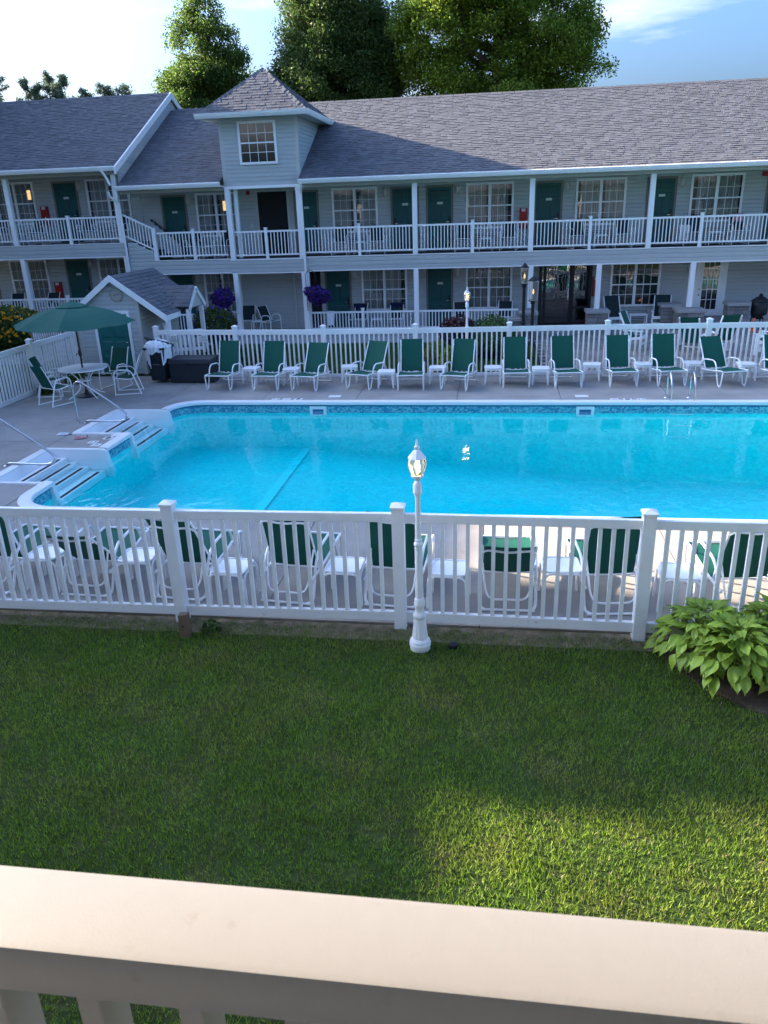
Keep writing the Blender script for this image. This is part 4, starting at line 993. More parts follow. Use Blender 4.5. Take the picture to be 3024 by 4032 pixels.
# balcony and porch chairs
bc = (sling_chair('sling_dark', back_h=.92), [False])
lists = [(-5.48, 28.75, 2.72, 'upper balcony left of the first table beside the tower'), (-4.16, 28.75, 2.72, 'upper balcony right of the first table beside the tower'),
         (-1.14, 28.75, 2.72, 'upper balcony, left under the window beside the red cabinet'), (.42, 28.75, 2.72, 'upper balcony, beside the red cabinet'),
         (2.78, 28.75, 2.72, 'upper balcony, left under the window above the black entrance'), (4.24, 28.75, 2.72, 'upper balcony, right under the window above the black entrance'),
         (6.50, 28.75, 2.72, 'upper balcony at right, with a white towel on its arm'), (7.95, 28.75, 2.72, 'upper balcony at right, with a pink towel on its back'),
         (-10.9, 28.75, 2.72, 'balcony left of the tower, beside the green door'), (-9.75, 28.75, 2.72, 'balcony left of the tower, beside the tower post'),
         (-4.95, 28.75, .04, 'ground floor porch, with a navy towel on its back'), (-3.55, 28.75, .04, 'ground floor porch, with a dark towel over its back'),
         (-1.2, 28.75, .04, 'ground floor porch, behind the round bushes'), (.35, 28.75, .04, 'ground floor porch, left of the gas lanterns'),
         (-8.25, 28.7, .04, 'ground floor under the tower beside the little white table'), (-9.15, 28.8, .04, 'ground floor under the tower, beside the left tower post'),
         (-18.4, 28.75, 3.36, 'high left balcony at the left edge'), (-16.9, 28.75, 3.36, 'high left balcony beside its red cabinet'), (-14.9, 28.75, 3.36, 'high left balcony, under the right window'), (-13.7, 28.9, 3.36, 'high left balcony, at the head of the stair'),
         (-18.3, 28.75, .66, 'left ground porch at the left edge above the yellow flowers'), (-16.9, 28.75, .66, 'left ground porch beside the lower red cabinet')]
for i, (x, y, z, lab) in enumerate(lists):
    place(*bc, (x, y, z), R(rng.uniform(-14, 14) if i != 14 else 60), 'dark chair on the %s' % lab, 'dark chairs on the balconies and porches')
bt_ = (tube_table(), [False])
for x, z, lab in ((-4.76, 2.72, 'upper balcony under the first window right of the tower'), (-.36, 2.72, 'upper balcony left of the red cabinet'), (3.53, 2.72, 'upper balcony above the black entrance'), (7.22, 2.72, 'upper balcony between the chairs with towels'),
                  (-10.3, 2.72, 'balcony left of the tower'), (-4.25, .04, 'ground floor porch between the padded chairs'), (-8.75, .04, 'ground floor under the tower'), (-17.65, 3.36, 'high left balcony')):
    place(*bt_, (x, 28.8, z), 0, 'small white table on the %s' % lab, 'small tables on the balconies')
# towels
def cloth(name, label, c, w, h, depth, material, n=10, seed=1, cat='towel'):
    r_ = random.Random(seed); ph = [r_.uniform(0, 6) for _ in range(4)]; P = []
    for j in range(13):
        f = j/12; s = (f-.28)*h*1.4
        z = c[2]-(abs(s) if s > 0 else abs(s)*.9); yy_ = c[1]+(-depth if s > 0 else depth)*(1 if abs(s) > .03 else abs(s)/.03)
        P.append([(c[0]+(i/n-.5)*w*(1-.10*abs(s)/h)+.01*math.sin(j*.9+ph[0]), yy_-(.018*math.sin(i*1.7+ph[1]+j*.15)*min(1, abs(s)*6)), z+.01*math.sin(i*1.1+ph[2])*f) for i in range(n+1)])
    return tag(MB().grid(P).build(name, material, smooth=True, solid=.006), label, cat)
cloth('towel', 'white towel hung over the ground floor porch rail', (-5.81, 28.0, .875), .28, .50, .045, 'towel', seed=3)
cloth('towel', 'white towel draped on a chair at the right end of the upper balcony', (6.2, 28.70, 3.40), .34, .50, .06, 'towel', seed=4)
cloth('towel', 'pink towel over a chair back at the right end of the upper balcony', (7.97, 29.13, 3.69), .36, .34, .05, 'towel_pink', seed=5)
cloth('towel', 'dark towel over the porch chair back nearest the white post', (-3.55, 29.15, .99), .52, .24, .04, 'towel_navy', seed=6)
cloth('towel', 'navy blue towel over the porch chair back beside the white rail towel', (-4.95, 29.15, .99), .44, .30, .04, 'towel_navy', seed=7)

# towel bin, deck box
t = thing('towel_bin', 'tall black wheeled bin with its lid open, overflowing with white towels', 'bin', (-8.98, 20.20, 0), R(-4))
MB().hexa([(-.20, -.22, .06), (.20, -.22, .06), (.20, .22, .06), (-.20, .22, .06), (-.28, -.30, .92), (.28, -.30, .92), (.28, .30, .92), (-.28, .30, .92)]).build('body', 'box_black', t, bevel=.02)
MB().box(-.30, -.32, .90, .30, .32, .95).build('rim', 'box_black', t, bevel=.01)
MB().hexa([(-.29, .24, .94), (.31, .24, .93), (.31, .29, .96), (-.29, .29, .97), (-.33, -.12, 1.19), (.35, -.12, 1.05), (.35, -.08, 1.08), (-.33, -.08, 1.22)]).build('lid', 'box_black', t, bevel=.008)
MB().box(-.11, -.272, .50, .11, -.262, .512).build('handle_bar', 'steel', t)
for s in (-1, 1):
    w_ = MB(); w_.tube([(s*.17, .20, .09), (s*.24, .20, .09)], .09, 14); w_.build('wheel', 'black', t)
t = thing('towel_heap', 'heap of used white towels spilling over the black bin', 'towels', (-8.98, 20.20, 0), R(-4))
hp = []
for i in range(15):
    row = []
    for j in range(22):
        a = 2*math.pi*j/21; f = i/14; r_ = .33*math.sin(f*math.pi*.5+.02)*(1+.10*math.sin(3*a+1)+.07*math.sin(5*a))
        row.append((r_*math.cos(a)*.95, r_*math.sin(a)*.95-.02, .93+.20*math.cos(f*math.pi*.5)+.028*math.sin(a*4+f*7)+.02*math.sin(a*7-f*11)))
    hp.append(row)
MB().grid(hp).build('towel', 'towel', t, smooth=True)
for k, (a0, w_, dr) in enumerate(((-150, .26, .26), (-118, .22, .46), (-90, .24, .16), (-62, .22, .12), (-38, .24, .40), (-15, .2, .30), (165, .24, .40))):
    a0 = R(a0); P = []; r_ = random.Random(20+k); ph = [r_.uniform(0, 6) for _ in range(5)]; tx, ty = -math.sin(a0), math.cos(a0)
    for j in range(13):
        f = j/12; row = []
        for i in range(9):
            q = (i/8-.5)*w_*(1-.12*f)
            if f < .4: rad = .16+.20*f/.4; z = 1.10-.12*(f/.4)**2+.02*math.sin(i*1.4+ph[0])
            else: rad = .365+.018*math.sin(i*1.9+ph[1]+f*2); z = .975-dr*(f-.4)/.6*(1+.22*math.sin(i*.55+ph[2]))
            row.append((rad*math.cos(a0)+tx*q, rad*math.sin(a0)+ty*q, z))
        P.append(row)
    MB().grid(P).build('towel', 'towel', t, smooth=True, solid=.008)
t = thing('deck_box', 'long black storage box standing before the far fence', 'storage box', (-8.03, 20.22, 0), R(-1))
MB().box(-.60, -.30, .03, .60, .30, .52).build('body', 'box_black', t, bevel=.015)
for x in np.linspace(-.5, .5, 6): MB().box(x-.07, -.305, .08, x+.07, -.298, .46).build('panel', 'box_black', t)
MB().hexa([(-.63, -.33, .521), (.63, -.33, .521), (.63, .33, .521), (-.63, .33, .521), (-.60, -.28, .64), (.60, -.28, .64), (.60, .30, .66), (-.60, .30, .66)]).build('lid', 'box_black', t, bevel=.02)
MB().box(-.06, -.345, .50, .06, -.335, .545).build('latch', 'black', t)
def sign(lines, x, y, z, w, h, label):
    t = tag(MB().box(x-w/2, y-.012, z-h/2, x+w/2, y, z+h/2).build('towel_sign', 'tile_sign'), label, 'sign', 'towel signs on the fence')
    for k, tx in enumerate(lines): text_obj('lettering', tx, h*.34 if len(lines) == 2 else h*.30, 'ink', t, (x, y-.0135, z+h*(.5-(k+.5)/len(lines))*.86), (R(90), 0, 0))
sign(['CLEAN', 'TOWELS'], -7.93, 20.83, 1.04, .24, .17, 'small white CLEAN TOWELS sign on the far fence')
sign(['DIRTY', 'POOL', 'TOWELS'], -8.80, 20.90, 1.03, .20, .19, 'small white DIRTY POOL TOWELS sign on the far fence above the bin')

# ---------------------------------------------------------------- white lamp posts
def lamp_post(loc, label, bulb):
    t = thing('lamp_post', label, 'lamp post', loc, group='white lamp posts')
    MB().lathe([(.105, 0), (.105, .045), (.112, .05), (.112, .075), (.10, .09), (.105, .10), (.085, .13)], 20).build('base', 'white_worn', t, smooth=True)
    MB().lathe([(.084, .128), (.058, .36)], 24, rib=-.06).build('fluted_cone', 'white_worn', t)
    MB().lathe([(.058, .355), (.066, .37), (.066, .40), (.052, .42), (.046, .47), (.056, .50), (.060, .53), (.050, .55), (.052, .57), (.042, .59)], 20).build('lower_collar', 'white_worn', t, smooth=True)
    MB().lathe([(.041, .585), (.039, 1.13)], 20, rib=-.05).build('lower_shaft', 'white_worn', t)
    MB().lathe([(.038, 1.12), (.042, 1.13), (.036, 1.15), (.046, 1.165), (.046, 1.19), (.034, 1.21), (.038, 1.225), (.029, 1.24)], 20).build('middle_collar', 'white_worn', t, smooth=True)
    MB().lathe([(.028, 1.235), (.025, 1.69)], 18).build('upper_shaft', 'white_worn', t, smooth=True)
    MB().lathe([(.025, 1.685), (.032, 1.69), (.032, 1.705), (.046, 1.715), (.046, 1.725), (.043, 1.735), (.043, 1.80), (.030, 1.825), (.020, 1.835)], 18).build('upper_collar', 'white_worn', t, smooth=True)
    MB().lathe([(.018, 1.83), (.034, 1.86), (.036, 1.875), (.062, 1.88), (.062, 1.895), (.046, 1.90)], 18).build('lamp_cup', 'white_worn', t, smooth=True)
    g_ = [(.050, 1.90), (.070, 1.94), (.082, 1.985), (.084, 2.01), (.076, 2.045), (.066, 2.06)]
    hd = MB().lathe(g_, 8).build('globe', 'lamp_glass', t)
    for k in range(6):
        a = R(60*k+22.5); MB().tube([(r_*1.03*math.cos(a), r_*1.03*math.sin(a), z) for r_, z in g_], .006, 6).build('globe_rib', 'white_worn', hd)
    MB().lathe([(.008, 1.90), (.022, 1.93), (.030, 1.975), (.026, 2.01), (.010, 2.03)], 12).build('bulb', bulb, t, smooth=True)
    cp_ = MB().lathe([(.066, 2.055), (.088, 2.06), (.088, 2.07), (.078, 2.08), (.050, 2.115), (.040, 2.13), (.020, 2.135)], 8).build('cap', 'white_worn', t)
    MB().lathe([(.016, 2.13), (.018, 2.145), (.026, 2.155), (.026, 2.175), (.012, 2.19), (.016, 2.20), (.010, 2.215), (.011, 2.225), (.0, 2.25)], 12).build('finial', 'white_worn', cp_, smooth=True)
    pl = bpy.data.lights.new('lamp_light', 'POINT'); pl.energy = .6; pl.color = (1, .72, .4); pl.shadow_soft_size = .03
    po = bpy.data.objects.new('lamp_light', pl); C.objects.link(po); po.parent = t; po.location = (0, 0, 2.04)
lamp_post((-.70, 6.99, -.02), 'white cast lamp post on the lawn in front of the near fence', 'bulb')
lamp_post((-.74, 21.55, -.02), 'white cast lamp post behind the far fence by the round bushes', 'bulb')
# wooden stake
t = tag(MB().hexa([(-.05, -.04, -.1), (.05, -.04, -.1), (.05, .04, -.1), (-.05, .04, -.1), (-.052, -.042, .25), (.048, -.042, .262), (.048, .038, .258), (-.052, .038, .252)]).build('wooden_stake', 'wood_stake', loc=(-3.25, 7.03, 0), bevel=.004), 'short weathered wooden stake in the grass before the fence post', 'stake')
MB().lathe([(.012, 0), (.012, .004)], 8).build('nail_hole', 'black', t, loc=(-.01, -.0405, .12)).rotation_euler = (R(90), 0, 0)
tag(MB().lathe([(.03, 0), (.05, .01), (.05, .045), (.03, .06)], 12).build('sprinkler_head', 'black', loc=(-.36, 7.02, -.02), smooth=True), 'small black sprinkler head in the grass right of the lamp post', 'sprinkler')

# ================================================================ pool shed
sd = thing('pool_shed', 'small grey pool shed with green door, clock and shingled gable roof', 'shed', (-10.7, 22.4, 0), w=True)
sy0, sy1, ax, az, ss = 21.2, 23.9, -10.5, 2.74, .735
wl_ = MB().extrude([(-11.7, sy0, 0), (-9.85, sy0, 0), (-9.85, sy0, 2.16), (ax, sy0, 2.60), (-11.7, sy0, 1.76)], (0, sy1-sy0, 0)).build('wall', 'siding', sd)
boards(wl_, 0, 0, sy0-.002, .02, 2.60, zfun=lambda z: (max(-11.7, ax-(2.62-z)/ss), min(-9.85 if z < 2.02 else ax+(2.62-z)/ss, ax+(2.62-z)/ss)))
boards(wl_, sy0+.02, sy1, -9.848, .02, 2.05, face='side', material='siding_light')
MB().box(-9.93, sy0-.03, 0, -9.83, sy0+.06, 2.06).build('corner_trim', 'siding_light', wl_); MB().box(-11.73, sy0-.03, 0, -11.64, sy0+.06, 1.75).build('corner_trim', 'siding_light', wl_)
rf = MB().extrude([(ax, sy0-.16, az), (ax+1.47, sy0-.16, az-1.47*ss), (ax+1.47, sy0-.16, az-1.47*ss-.06), (ax, sy0-.16, az-.08), (ax-1.47, sy0-.16, az-1.47*ss-.06), (ax-1.47, sy0-.16, az-1.47*ss)], (0, sy1-sy0+.30, 0)).build('roof', 'roof_base', sd)
sl_ = Vector((-1, 0, ss)); L = 1.47*math.sqrt(1+ss*ss)
cross = lambda s: (sy0-.17, sy1+.15)
shingle_slope(rf, (ax+1.485, 0, az-1.47*ss-.012), (0, 1, 0), sl_, L, cross, exposure=.15, maxobj=190)
shingle_slope(rf, (ax-1.485, 0, az-1.47*ss-.012), (0, 1, 0), Vector((1, 0, ss)), L, cross, exposure=.15, maxobj=0)
for s in (-1, 1):
    MB().hexa([(ax, sy0-.19, az-.16), (ax+s*1.52, sy0-.19, az-1.52*ss-.15), (ax+s*1.52, sy0-.162, az-1.52*ss-.15), (ax, sy0-.162, az-.16), (ax, sy0-.19, az+.02), (ax+s*1.52, sy0-.19, az-1.52*ss+.03), (ax+s*1.52, sy0-.162, az-1.52*ss+.03), (ax, sy0-.162, az+.02)]).build('rake_board', 'white', sd)
MB().box(ax+1.45, sy0-.16, az-1.47*ss-.16, ax+1.485, 22.14, az-1.47*ss-.015).build('eave_board', 'white', sd)
# cross gable over the porch
cgx, cy0, cym, cy1, cz0, cz1 = -8.75, 22.14, 22.79, 23.44, 1.72, 2.26
cg = MB().poly([(cgx, cy0, cz0), (cgx, cym, cz1), (-9.95, cym, cz1), (-9.15, cy0, cz0)]).poly([(cgx, cy1, cz0), (cgx, cym, cz1), (-9.95, cym, cz1), (-9.15, cy1, cz0)]).build('porch_gable', 'roof_base', sd, solid=.04)
gv = Vector((0, cym-cy0, cz1-cz0)); shingle_slope(cg, (0, cy0-.04, cz0+.036), (1, 0, 0), gv, gv.length, lambda s: (-9.15-.8*s/gv.length, cgx+.02), exposure=.15, maxobj=40)
MB().poly([(cgx-.03, cy0+.1, cz0-.02), (cgx-.03, cym, cz1-.10), (cgx-.03, cy1-.1, cz0-.02)]).build('gable_panel', 'siding_light', sd, solid=.02)
for ya in (cy0, cy1): MB().bar((cgx+.02, ya, cz0-.05), (cgx+.02, cym, cz1-.04), .03, .12, upv=(0, 0, 1)).build('rake_board', 'white', sd)
for x, y, z1 in ((-9.10, 21.35, 1.62), (-8.82, 22.25, 1.68), (-8.82, 23.3, 1.68)): MB().box(x-.055, y-.055, 0, x+.055, y+.055, z1).build('porch_post', 'white', sd)
d = MB().box(-11.14, sy0-.045, .03, -10.22, sy0-.019, 1.70).build('door', 'shed_door_green', sd)
MB().box(-11.22, sy0-.05, .0, -11.14, sy0-.016, 1.79).box(-10.22, sy0-.05, .0, -10.14, sy0-.016, 1.79).box(-11.14, sy0-.05, 1.70, -10.22, sy0-.016, 1.79).build('door_frame', 'white', sd)
for a, b in ((-11.04, -10.72), (-10.64, -10.32)):
    for c_, e in ((.14, .55), (.66, .95), (1.05, 1.60)):
        q = .03; MB().hexa([(a, sy0-.0455, c_), (b, sy0-.0455, c_), (b, sy0-.0455, e), (a, sy0-.0455, e), (a+q, sy0-.058, c_+q), (b-q, sy0-.058, c_+q), (b-q, sy0-.058, e-q), (a+q, sy0-.058, e-q)]).build('panel', 'shed_door_green', d)
MB().lathe([(.0, -.03), (.03, -.02), (.03, .02), (.0, .03)], 10, (-10.29, sy0-.08, .92)).build('knob', 'steel', d, smooth=True)
t = thing('wall_clock', 'round weathered wall clock on the gable of the pool shed', 'clock', (-10.43, sy0-.02, 2.22)); t.rotation_euler = (R(90), 0, 0)
MB().lathe([(.17, 0), (.19, .01), (.19, .035), (.165, .04)], 28).build('rim', 'clock_rim', t, smooth=True)
MB().lathe([(.166, .03), (.166, .0405)], 28).build('face', 'clock_face', t)
for k in range(12):
    a = R(30*k); MB().bar((.13*math.cos(a), .13*math.sin(a), .0425), (.15*math.cos(a), .15*math.sin(a), .0425), .008, .003, upv=(0, 0, 1)).build('hour_mark', 'ink', t)
MB().bar((0, 0, .045), (.11, .025, .045), .010, .004).build('minute_hand', 'ink', t); MB().bar((0, 0, .048), (-.075, -.02, .048), .012, .004).build('hour_hand', 'ink', t)
# slatted screen beside the shed
t = thing('lattice_screen', 'white lattice screen of narrow slats beside the shed and yellow flowers', 'screen', (-12.7, 22.1, 0), w=True)
for x in (-13.75, -12.75, -11.80): MB().tube([(x, 22.1, 0), (x, 22.1, 1.5)], .03, 8).build('post', 'can_grey', t)
for k in range(26): x = -13.70+k*.073; MB().box(x-.026, 22.095, .06, x+.026, 22.105, 1.42).build('slat', 'white', t)
wr = MB()
for k in range(-18, 26):
    for s in (1, -1):
        xa = -13.72+k*.075; 
        x0_, z0_, x1_, z1_ = (xa, .06, xa+1.36*.5, 1.42) if s > 0 else (xa+1.36*.5, .06, xa, 1.42)
        if min(x0_, x1_) > -13.74 and max(x0_, x1_) < -11.8: wr.bar((x0_, 22.088, z0_), (x1_, 22.088, z1_), .005, .005)
tag(wr.build('wire_mesh', 'can_grey', t), kind='stuff')

# ================================================================ terrace at the right with the fire pit
pv = struct(MB().box(1.3, 21.15, -.10, 10.2, 27.83, -.022).build('patio', 'dark_gap'))
pm_ = MB().box(-.197, -.137, -.02, .197, .137, .012).mesh('paver', 'paver', bevel=.006)
k = 0
for j in range(24):
    for i in range(22):
        x, y = 1.5+i*.4+(.2 if j % 2 else 0), 21.3+j*.28
        if x < 10.0 and y < 27.7 and k < 500 and x < 1.0+.33*y: link('paver', pm_, pv, (x, y, 0)); k += 1
struct(MB().box(-12.2, 26.3, -.10, 1.29, 27.83, -.006).build('walkway', 'porch_concrete'))
def pillar(x, y, w, h, label, cap=.10):
    t = thing('stone_pillar', label, 'pillar', (x, y, 0), group='stone pillars of the terrace')
    MB().box(-w/2+.03, -w/2+.03, 0, w/2-.03, w/2-.03, h).build('core', 'dark_gap', t)
    nrow = max(2, round(h/.13)); rh = h/nrow
    for r_ in range(nrow):
        for face in range(4):
            xa = -w/2; 
            while xa < w/2-.02:
                ww = min(rng.uniform(.16, .36), w/2-xa); 
                if w/2-(xa+ww) < .09: ww = w/2-xa
                dp = rng.uniform(.0, .022); g_ = .005
                b = MB().box(xa+g_, -w/2-dp, r_*rh+g_, xa+ww-g_, -w/2+.05, (r_+1)*rh-g_).build('stone', 'stone', t, bevel=.008)
                b.rotation_euler = (0, 0, R(90*face)); xa += ww
    MB().box(-w/2-.06, -w/2-.06, h+.002, w/2+.06, w/2+.06, h+cap).build('cap_stone', 'stone_cap', t, bevel=.015)
pillar(3.42, 27.75, .66, .70, 'square stone pillar right of the black entrance, carrying a white post')
pillar(6.42, 27.75, .80, .68, 'square stone pillar in front of the white glazed door')
pillar(5.95, 28.55, .60, .76, 'stone pillar behind the right porch chair')
pillar(1.10, 27.0, .52, .76, 'stone pillar left of the black entrance beneath the gas lanterns')
pillar(.72, 26.9, .40, .58, 'low stone pillar end behind the round bushes')
pillar(8.05, 28.3, .62, .80, 'stone counter pillar beside the black smoker at the right')
# gas lanterns
def lantern(x, y, h, label, s=1.0):
    t = thing('gas_lantern', label, 'lantern', (x, y, 0), group='black gas lanterns on iron posts')
    z = h; MB().lathe([(.10, 0), (.10, .10), (.06, .16), (.055, .5), (.07, .52), (.07, .56), (.05, .60), (.05, z-.12), (.075, z-.10), (.075, z-.07), (.05, z-.05), (.13*s, z-.02), (.13*s, z)], 12).build('iron_post', 'iron', t)
    w, w2, hh = .10*s, .125*s, .50*s
    fr_ = MB()
    c0 = [(-w, -w), (w, -w), (w, w), (-w, w)]; c1 = [(-w2, -w2), (w2, -w2), (w2, w2), (-w2, w2)]
    for (a, b), (c_, d_) in zip(c0, c1): fr_.bar((a, b, z), (c_, d_, z+hh), .018, .018)
    for k in range(4):
        fr_.bar((*c0[k], z+.01), (*c0[(k+1) % 4], z+.01), .02, .02); fr_.bar((*c1[k], z+hh), (*c1[(k+1) % 4], z+hh), .022, .022)
    fr_ = fr_.build('frame', 'fixture', t)
    for k in range(4): MB().poly([(*c0[k], z), (*c0[(k+1) % 4], z), (*c1[(k+1) % 4], z+hh), (*c1[k], z+hh)]).build('pane', 'lamp_glass', fr_)
    MB().lathe([(.0, 0), (.022, .02), (.03, .06), (.018, .12), (.0, .17)], 8, (0, 0, z+.16*s)).build('flame', 'bulb_dim', t)
    MB().lathe([(.16*s, z+hh), (.15*s, z+hh+.02), (.07*s, z+hh+.10), (.03, z+hh+.14), (.0, z+hh+.18)], 8).build('roof_cap', 'iron', t)
lantern(.93, 26.6, 1.80, 'black iron gas lantern farther back beside the white porch post', .95)
lantern(1.17, 25.4, 1.40, 'black iron gas lantern nearer the pool in front of the entrance', 1.15)
# fire pit
t = thing('fire_pit', 'round stone fire pit with a small flame behind the far fence', 'fire pit', (5.95, 24.9, 0))
for r_ in range(3):
    for k in range(16):
        a = 2*math.pi*(k+.5*(r_ % 2))/16; b = MB().box(-.125, -.12, r_*.13+.003, .125, .06, r_*.13+.127).build('stone', 'stone', t, bevel=.01)
        b.location = (.66*math.cos(a), .66*math.sin(a), 0); b.rotation_euler = (0, 0, a+R(90))
MB().lathe([(.58, .0), (.58, .25), (.0, .25)], 24).build('fire_bowl', 'black', t)
for k in range(7):
    a = rng.uniform(0, 6.28); r_ = rng.uniform(0, .22); h = rng.uniform(.10, .20)
    MB().lathe([(.05, .0), (.06, h*.25), (.03, h*.65), (.0, h)], 7, (r_*math.cos(a), r_*math.sin(a), .26)).build('flame', 'flame', t)
for k in range(4): MB().tube([(.3*math.cos(k*1.6), .3*math.sin(k*1.6), .27), (-.1*math.cos(k*1.6+.3), -.1*math.sin(k*1.6+.3), .34)], .045, 8).build('log', 'bark', t)
# high-backed terrace chairs
def porch_chair(fabric, high=1.06):
    t = thing('terrace_chair', 'x', 'chair'); W = .30
    for s in (-1, 1):
        MB().box(s*W-.04, -.34, .58, s*W+.04, .26, .61).build('arm', 'white', t, bevel=.006)
        MB().box(s*W-.022, -.30, 0, s*W+.022, -.24, .578).build('leg', 'white', t); MB().hexa([(s*W-.022, .20, 0), (s*W+.022, .20, 0), (s*W+.022, .27, 0), (s*W-.022, .27, 0), (s*W-.022, .16, .578), (s*W+.022, .16, .578), (s*W+.022, .22, .578), (s*W-.022, .22, .578)]).build('leg', 'white', t)
        MB().bar((s*(W-.03), .06, .34), (s*(W-.03), .42, high), .03, .05).build('back_stile', 'white', t)
        MB().bar((s*(W-.03), -.30, .40), (s*(W-.03), .16, .34), .03, .07).build('seat_rail', 'white', t)
    MB().bar((-W, -.27, .39), (W, -.27, .39), .03, .09).build('front_rail', 'white', t); MB().bar((-W, -.27, .20), (W, -.27, .20), .02, .04).build('stretcher', 'white', t)
    xb = W-.05
    MB().grid([[(x, -.28+.36*i/6, .43-.05*i/6-.012*(1-(x/xb)**2)) for x in np.linspace(-xb, xb, 5)] for i in range(7)]).build('seat_sling', fabric, t, solid=.005, smooth=True)
    MB().grid([[(x, .06+.35*i/8+.015*(1-(x/xb)**2), .37+(high-.35)*i/8) for x in np.linspace(-xb, xb, 5)] for i in range(9)]).build('back_sling', fabric, t, solid=.005, smooth=True)
    return t
pc = (porch_chair('sling_dark'), [False])
for x, y, rz, lab in ((4.12, 28.65, 12, 'left one under the large window'), (5.72, 28.65, -10, 'right one under the large window')):
    place(*pc, (x, y, .02), R(rz), 'white high-backed chair with dark sling, %s' % lab, 'high-backed terrace chairs')
gc = (porch_chair('sling_green', 1.10), [False])
for x, y, rz, lab in ((4.15, 24.4, 65, 'left of the fire pit, behind the far fence'), (6.50, 23.75, 190, 'its back rising above the far fence'), (7.65, 23.4, 240, 'at the right edge behind the far fence'), (5.55, 23.35, 150, 'low behind the fence before the fire')):
    place(*gc, (x, y, .02), R(rz), 'white chair with green sling, %s' % lab, 'green fire pit chairs')
t = thing('porch_table', 'small white slatted table between the two terrace chairs', 'table', (4.93, 28.7, .02))
for k in range(5): MB().box(-.30, -.22+.09*k, .46, .30, -.14+.09*k, .485).build('slat', 'white', t)
for sx in (-1, 1):
    for sy in (-1, 1): MB().box(sx*.27-.02, sy*.18-.02, 0, sx*.27+.02, sy*.18+.02, .459).build('leg', 'white', t)
# smoker, cone, can
t = thing('kettle_smoker', 'black domed smoker with pointed lid at the right edge of the terrace', 'smoker', (8.78, 28.25, 0))
MB().lathe([(.16, .35), (.24, .45), (.26, .60), (.26, .88), (.24, .92)], 18).build('body', 'iron', t, smooth=True); MB().lathe([(.30, .92), (.28, .95), (.12, 1.06), (.06, 1.08), (.07, 1.12), (.03, 1.16), (.0, 1.19)], 18).build('lid', 'iron', t, smooth=True)
for k in range(3): a = R(120*k+30); MB().bar((.2*math.cos(a), .2*math.sin(a), .45), (.26*math.cos(a), .26*math.sin(a), 0), .03, .03).build('leg', 'iron', t)
t = thing('traffic_cone', 'orange cone standing beside the stone counter at right', 'cone', (8.5, 27.7, .02))
MB().lathe([(.085, .02), (.03, .42), (.02, .43)], 14).build('cone_body', 'orange', t, smooth=True); MB().box(-.12, -.12, 0, .12, .12, .02).build('cone_base', 'orange', t)
t = thing('trash_can', 'grey metal trash can under the black smoker at the right edge', 'can', (9.0, 27.75, .02))
MB().lathe([(.18, 0), (.22, .42), (.225, .44)], 20, rib=-.03).build('body', 'can_grey', t); MB().lathe([(.235, .44), (.235, .46), (.12, .52), (.0, .53)], 20).build('lid', 'can_grey', t, smooth=True)

# ================================================================ planting
def blob(c, rad, n, seed=0, shell=.55, lump=.22):
    g_ = np.random.default_rng(seed); d = g_.normal(size=(n, 3)); d /= np.linalg.norm(d, axis=1)[:, None]
    k = g_.normal(size=(6, 3)); lm = sum(np.sin(d@k[i]*3+i) for i in range(6))/6
    r_ = (shell+(1-shell)*g_.random(n)**.5)*(1+lump*lm)
    p = d*r_[:, None]*np.array(rad); return p+np.array(c), d
def bush(name, label, c, rad, n, size, m='bush', group=None, cat='bush', seed=1, extra=None, base=True):
    t = thing(name, label, cat, (c[0], c[1], gz(c[0], c[1])), w=True, group=group)
    p, d = blob(c, rad, n, seed); p[:, 2] = np.maximum(p[:, 2], gz(c[0], c[1])+.01)
    tag(link('foliage', leaf_mesh('foliage', p, size, m, normals=d), t), kind='stuff')
    if base:
        st_ = MB()
        for k in range(5): a = 6.28*k/5; st_.tube([(c[0], c[1], gz(c[0], c[1])-.05), (c[0]+rad[0]*.5*math.cos(a), c[1]+rad[1]*.5*math.sin(a), c[2]+rad[2]*.3)], .015, 5)
        st_.build('stems', 'bark', t)
    if extra:
        m2, n2, s2 = extra; p, d = blob(c, [r_*1.04 for r_ in rad], n2, seed+50, shell=.93); ok = (p[:, 2] > c[2]-rad[2]*.6); p, d = p[ok], d[ok]
        tag(link('blossoms', leaf_mesh('blossoms', p, s2, m2, normals=d, aspect=.9), t), kind='stuff')
    return t
bush('red_bush', 'dark red leafed bush left of the farther lamp post', (-1.05, 23.6, .62), (.62, .55, .60), 2600, .045, 'bush_red', seed=3)
bush('green_bush', 'rounded green bush right of the farther lamp post', (-.02, 23.3, .55), (.75, .65, .68), 3600, .045, 'bush', seed=4)
bush('yellow_bush', 'yellowish green bush behind the far fence left of the red bush', (-1.55, 22.2, .25), (.42, .4, .42), 1300, .045, 'bush_yellow', seed=5)
bush('leafy_plant', 'big-leaved green plant behind the far fence beside the lamp post', (-1.15, 21.7, .2), (.45, .35, .35), 420, .10, 'hosta', seed=6, cat='plant')
bush('leafy_plant', 'low green plant at the foot of the far fence behind the black deck box', (-7.4, 21.7, .3), (1.1, .4, .42), 1500, .07, 'bush', seed=7, cat='plant')
bush('leafy_plant', 'tall dark flowering plant on the porch right of the pool shed', (-9.3, 25.6, .75), (.75, .6, .60), 2600, .055, 'leaf_dark', seed=8, cat='plant', extra=('petal_purple', 160, .05))
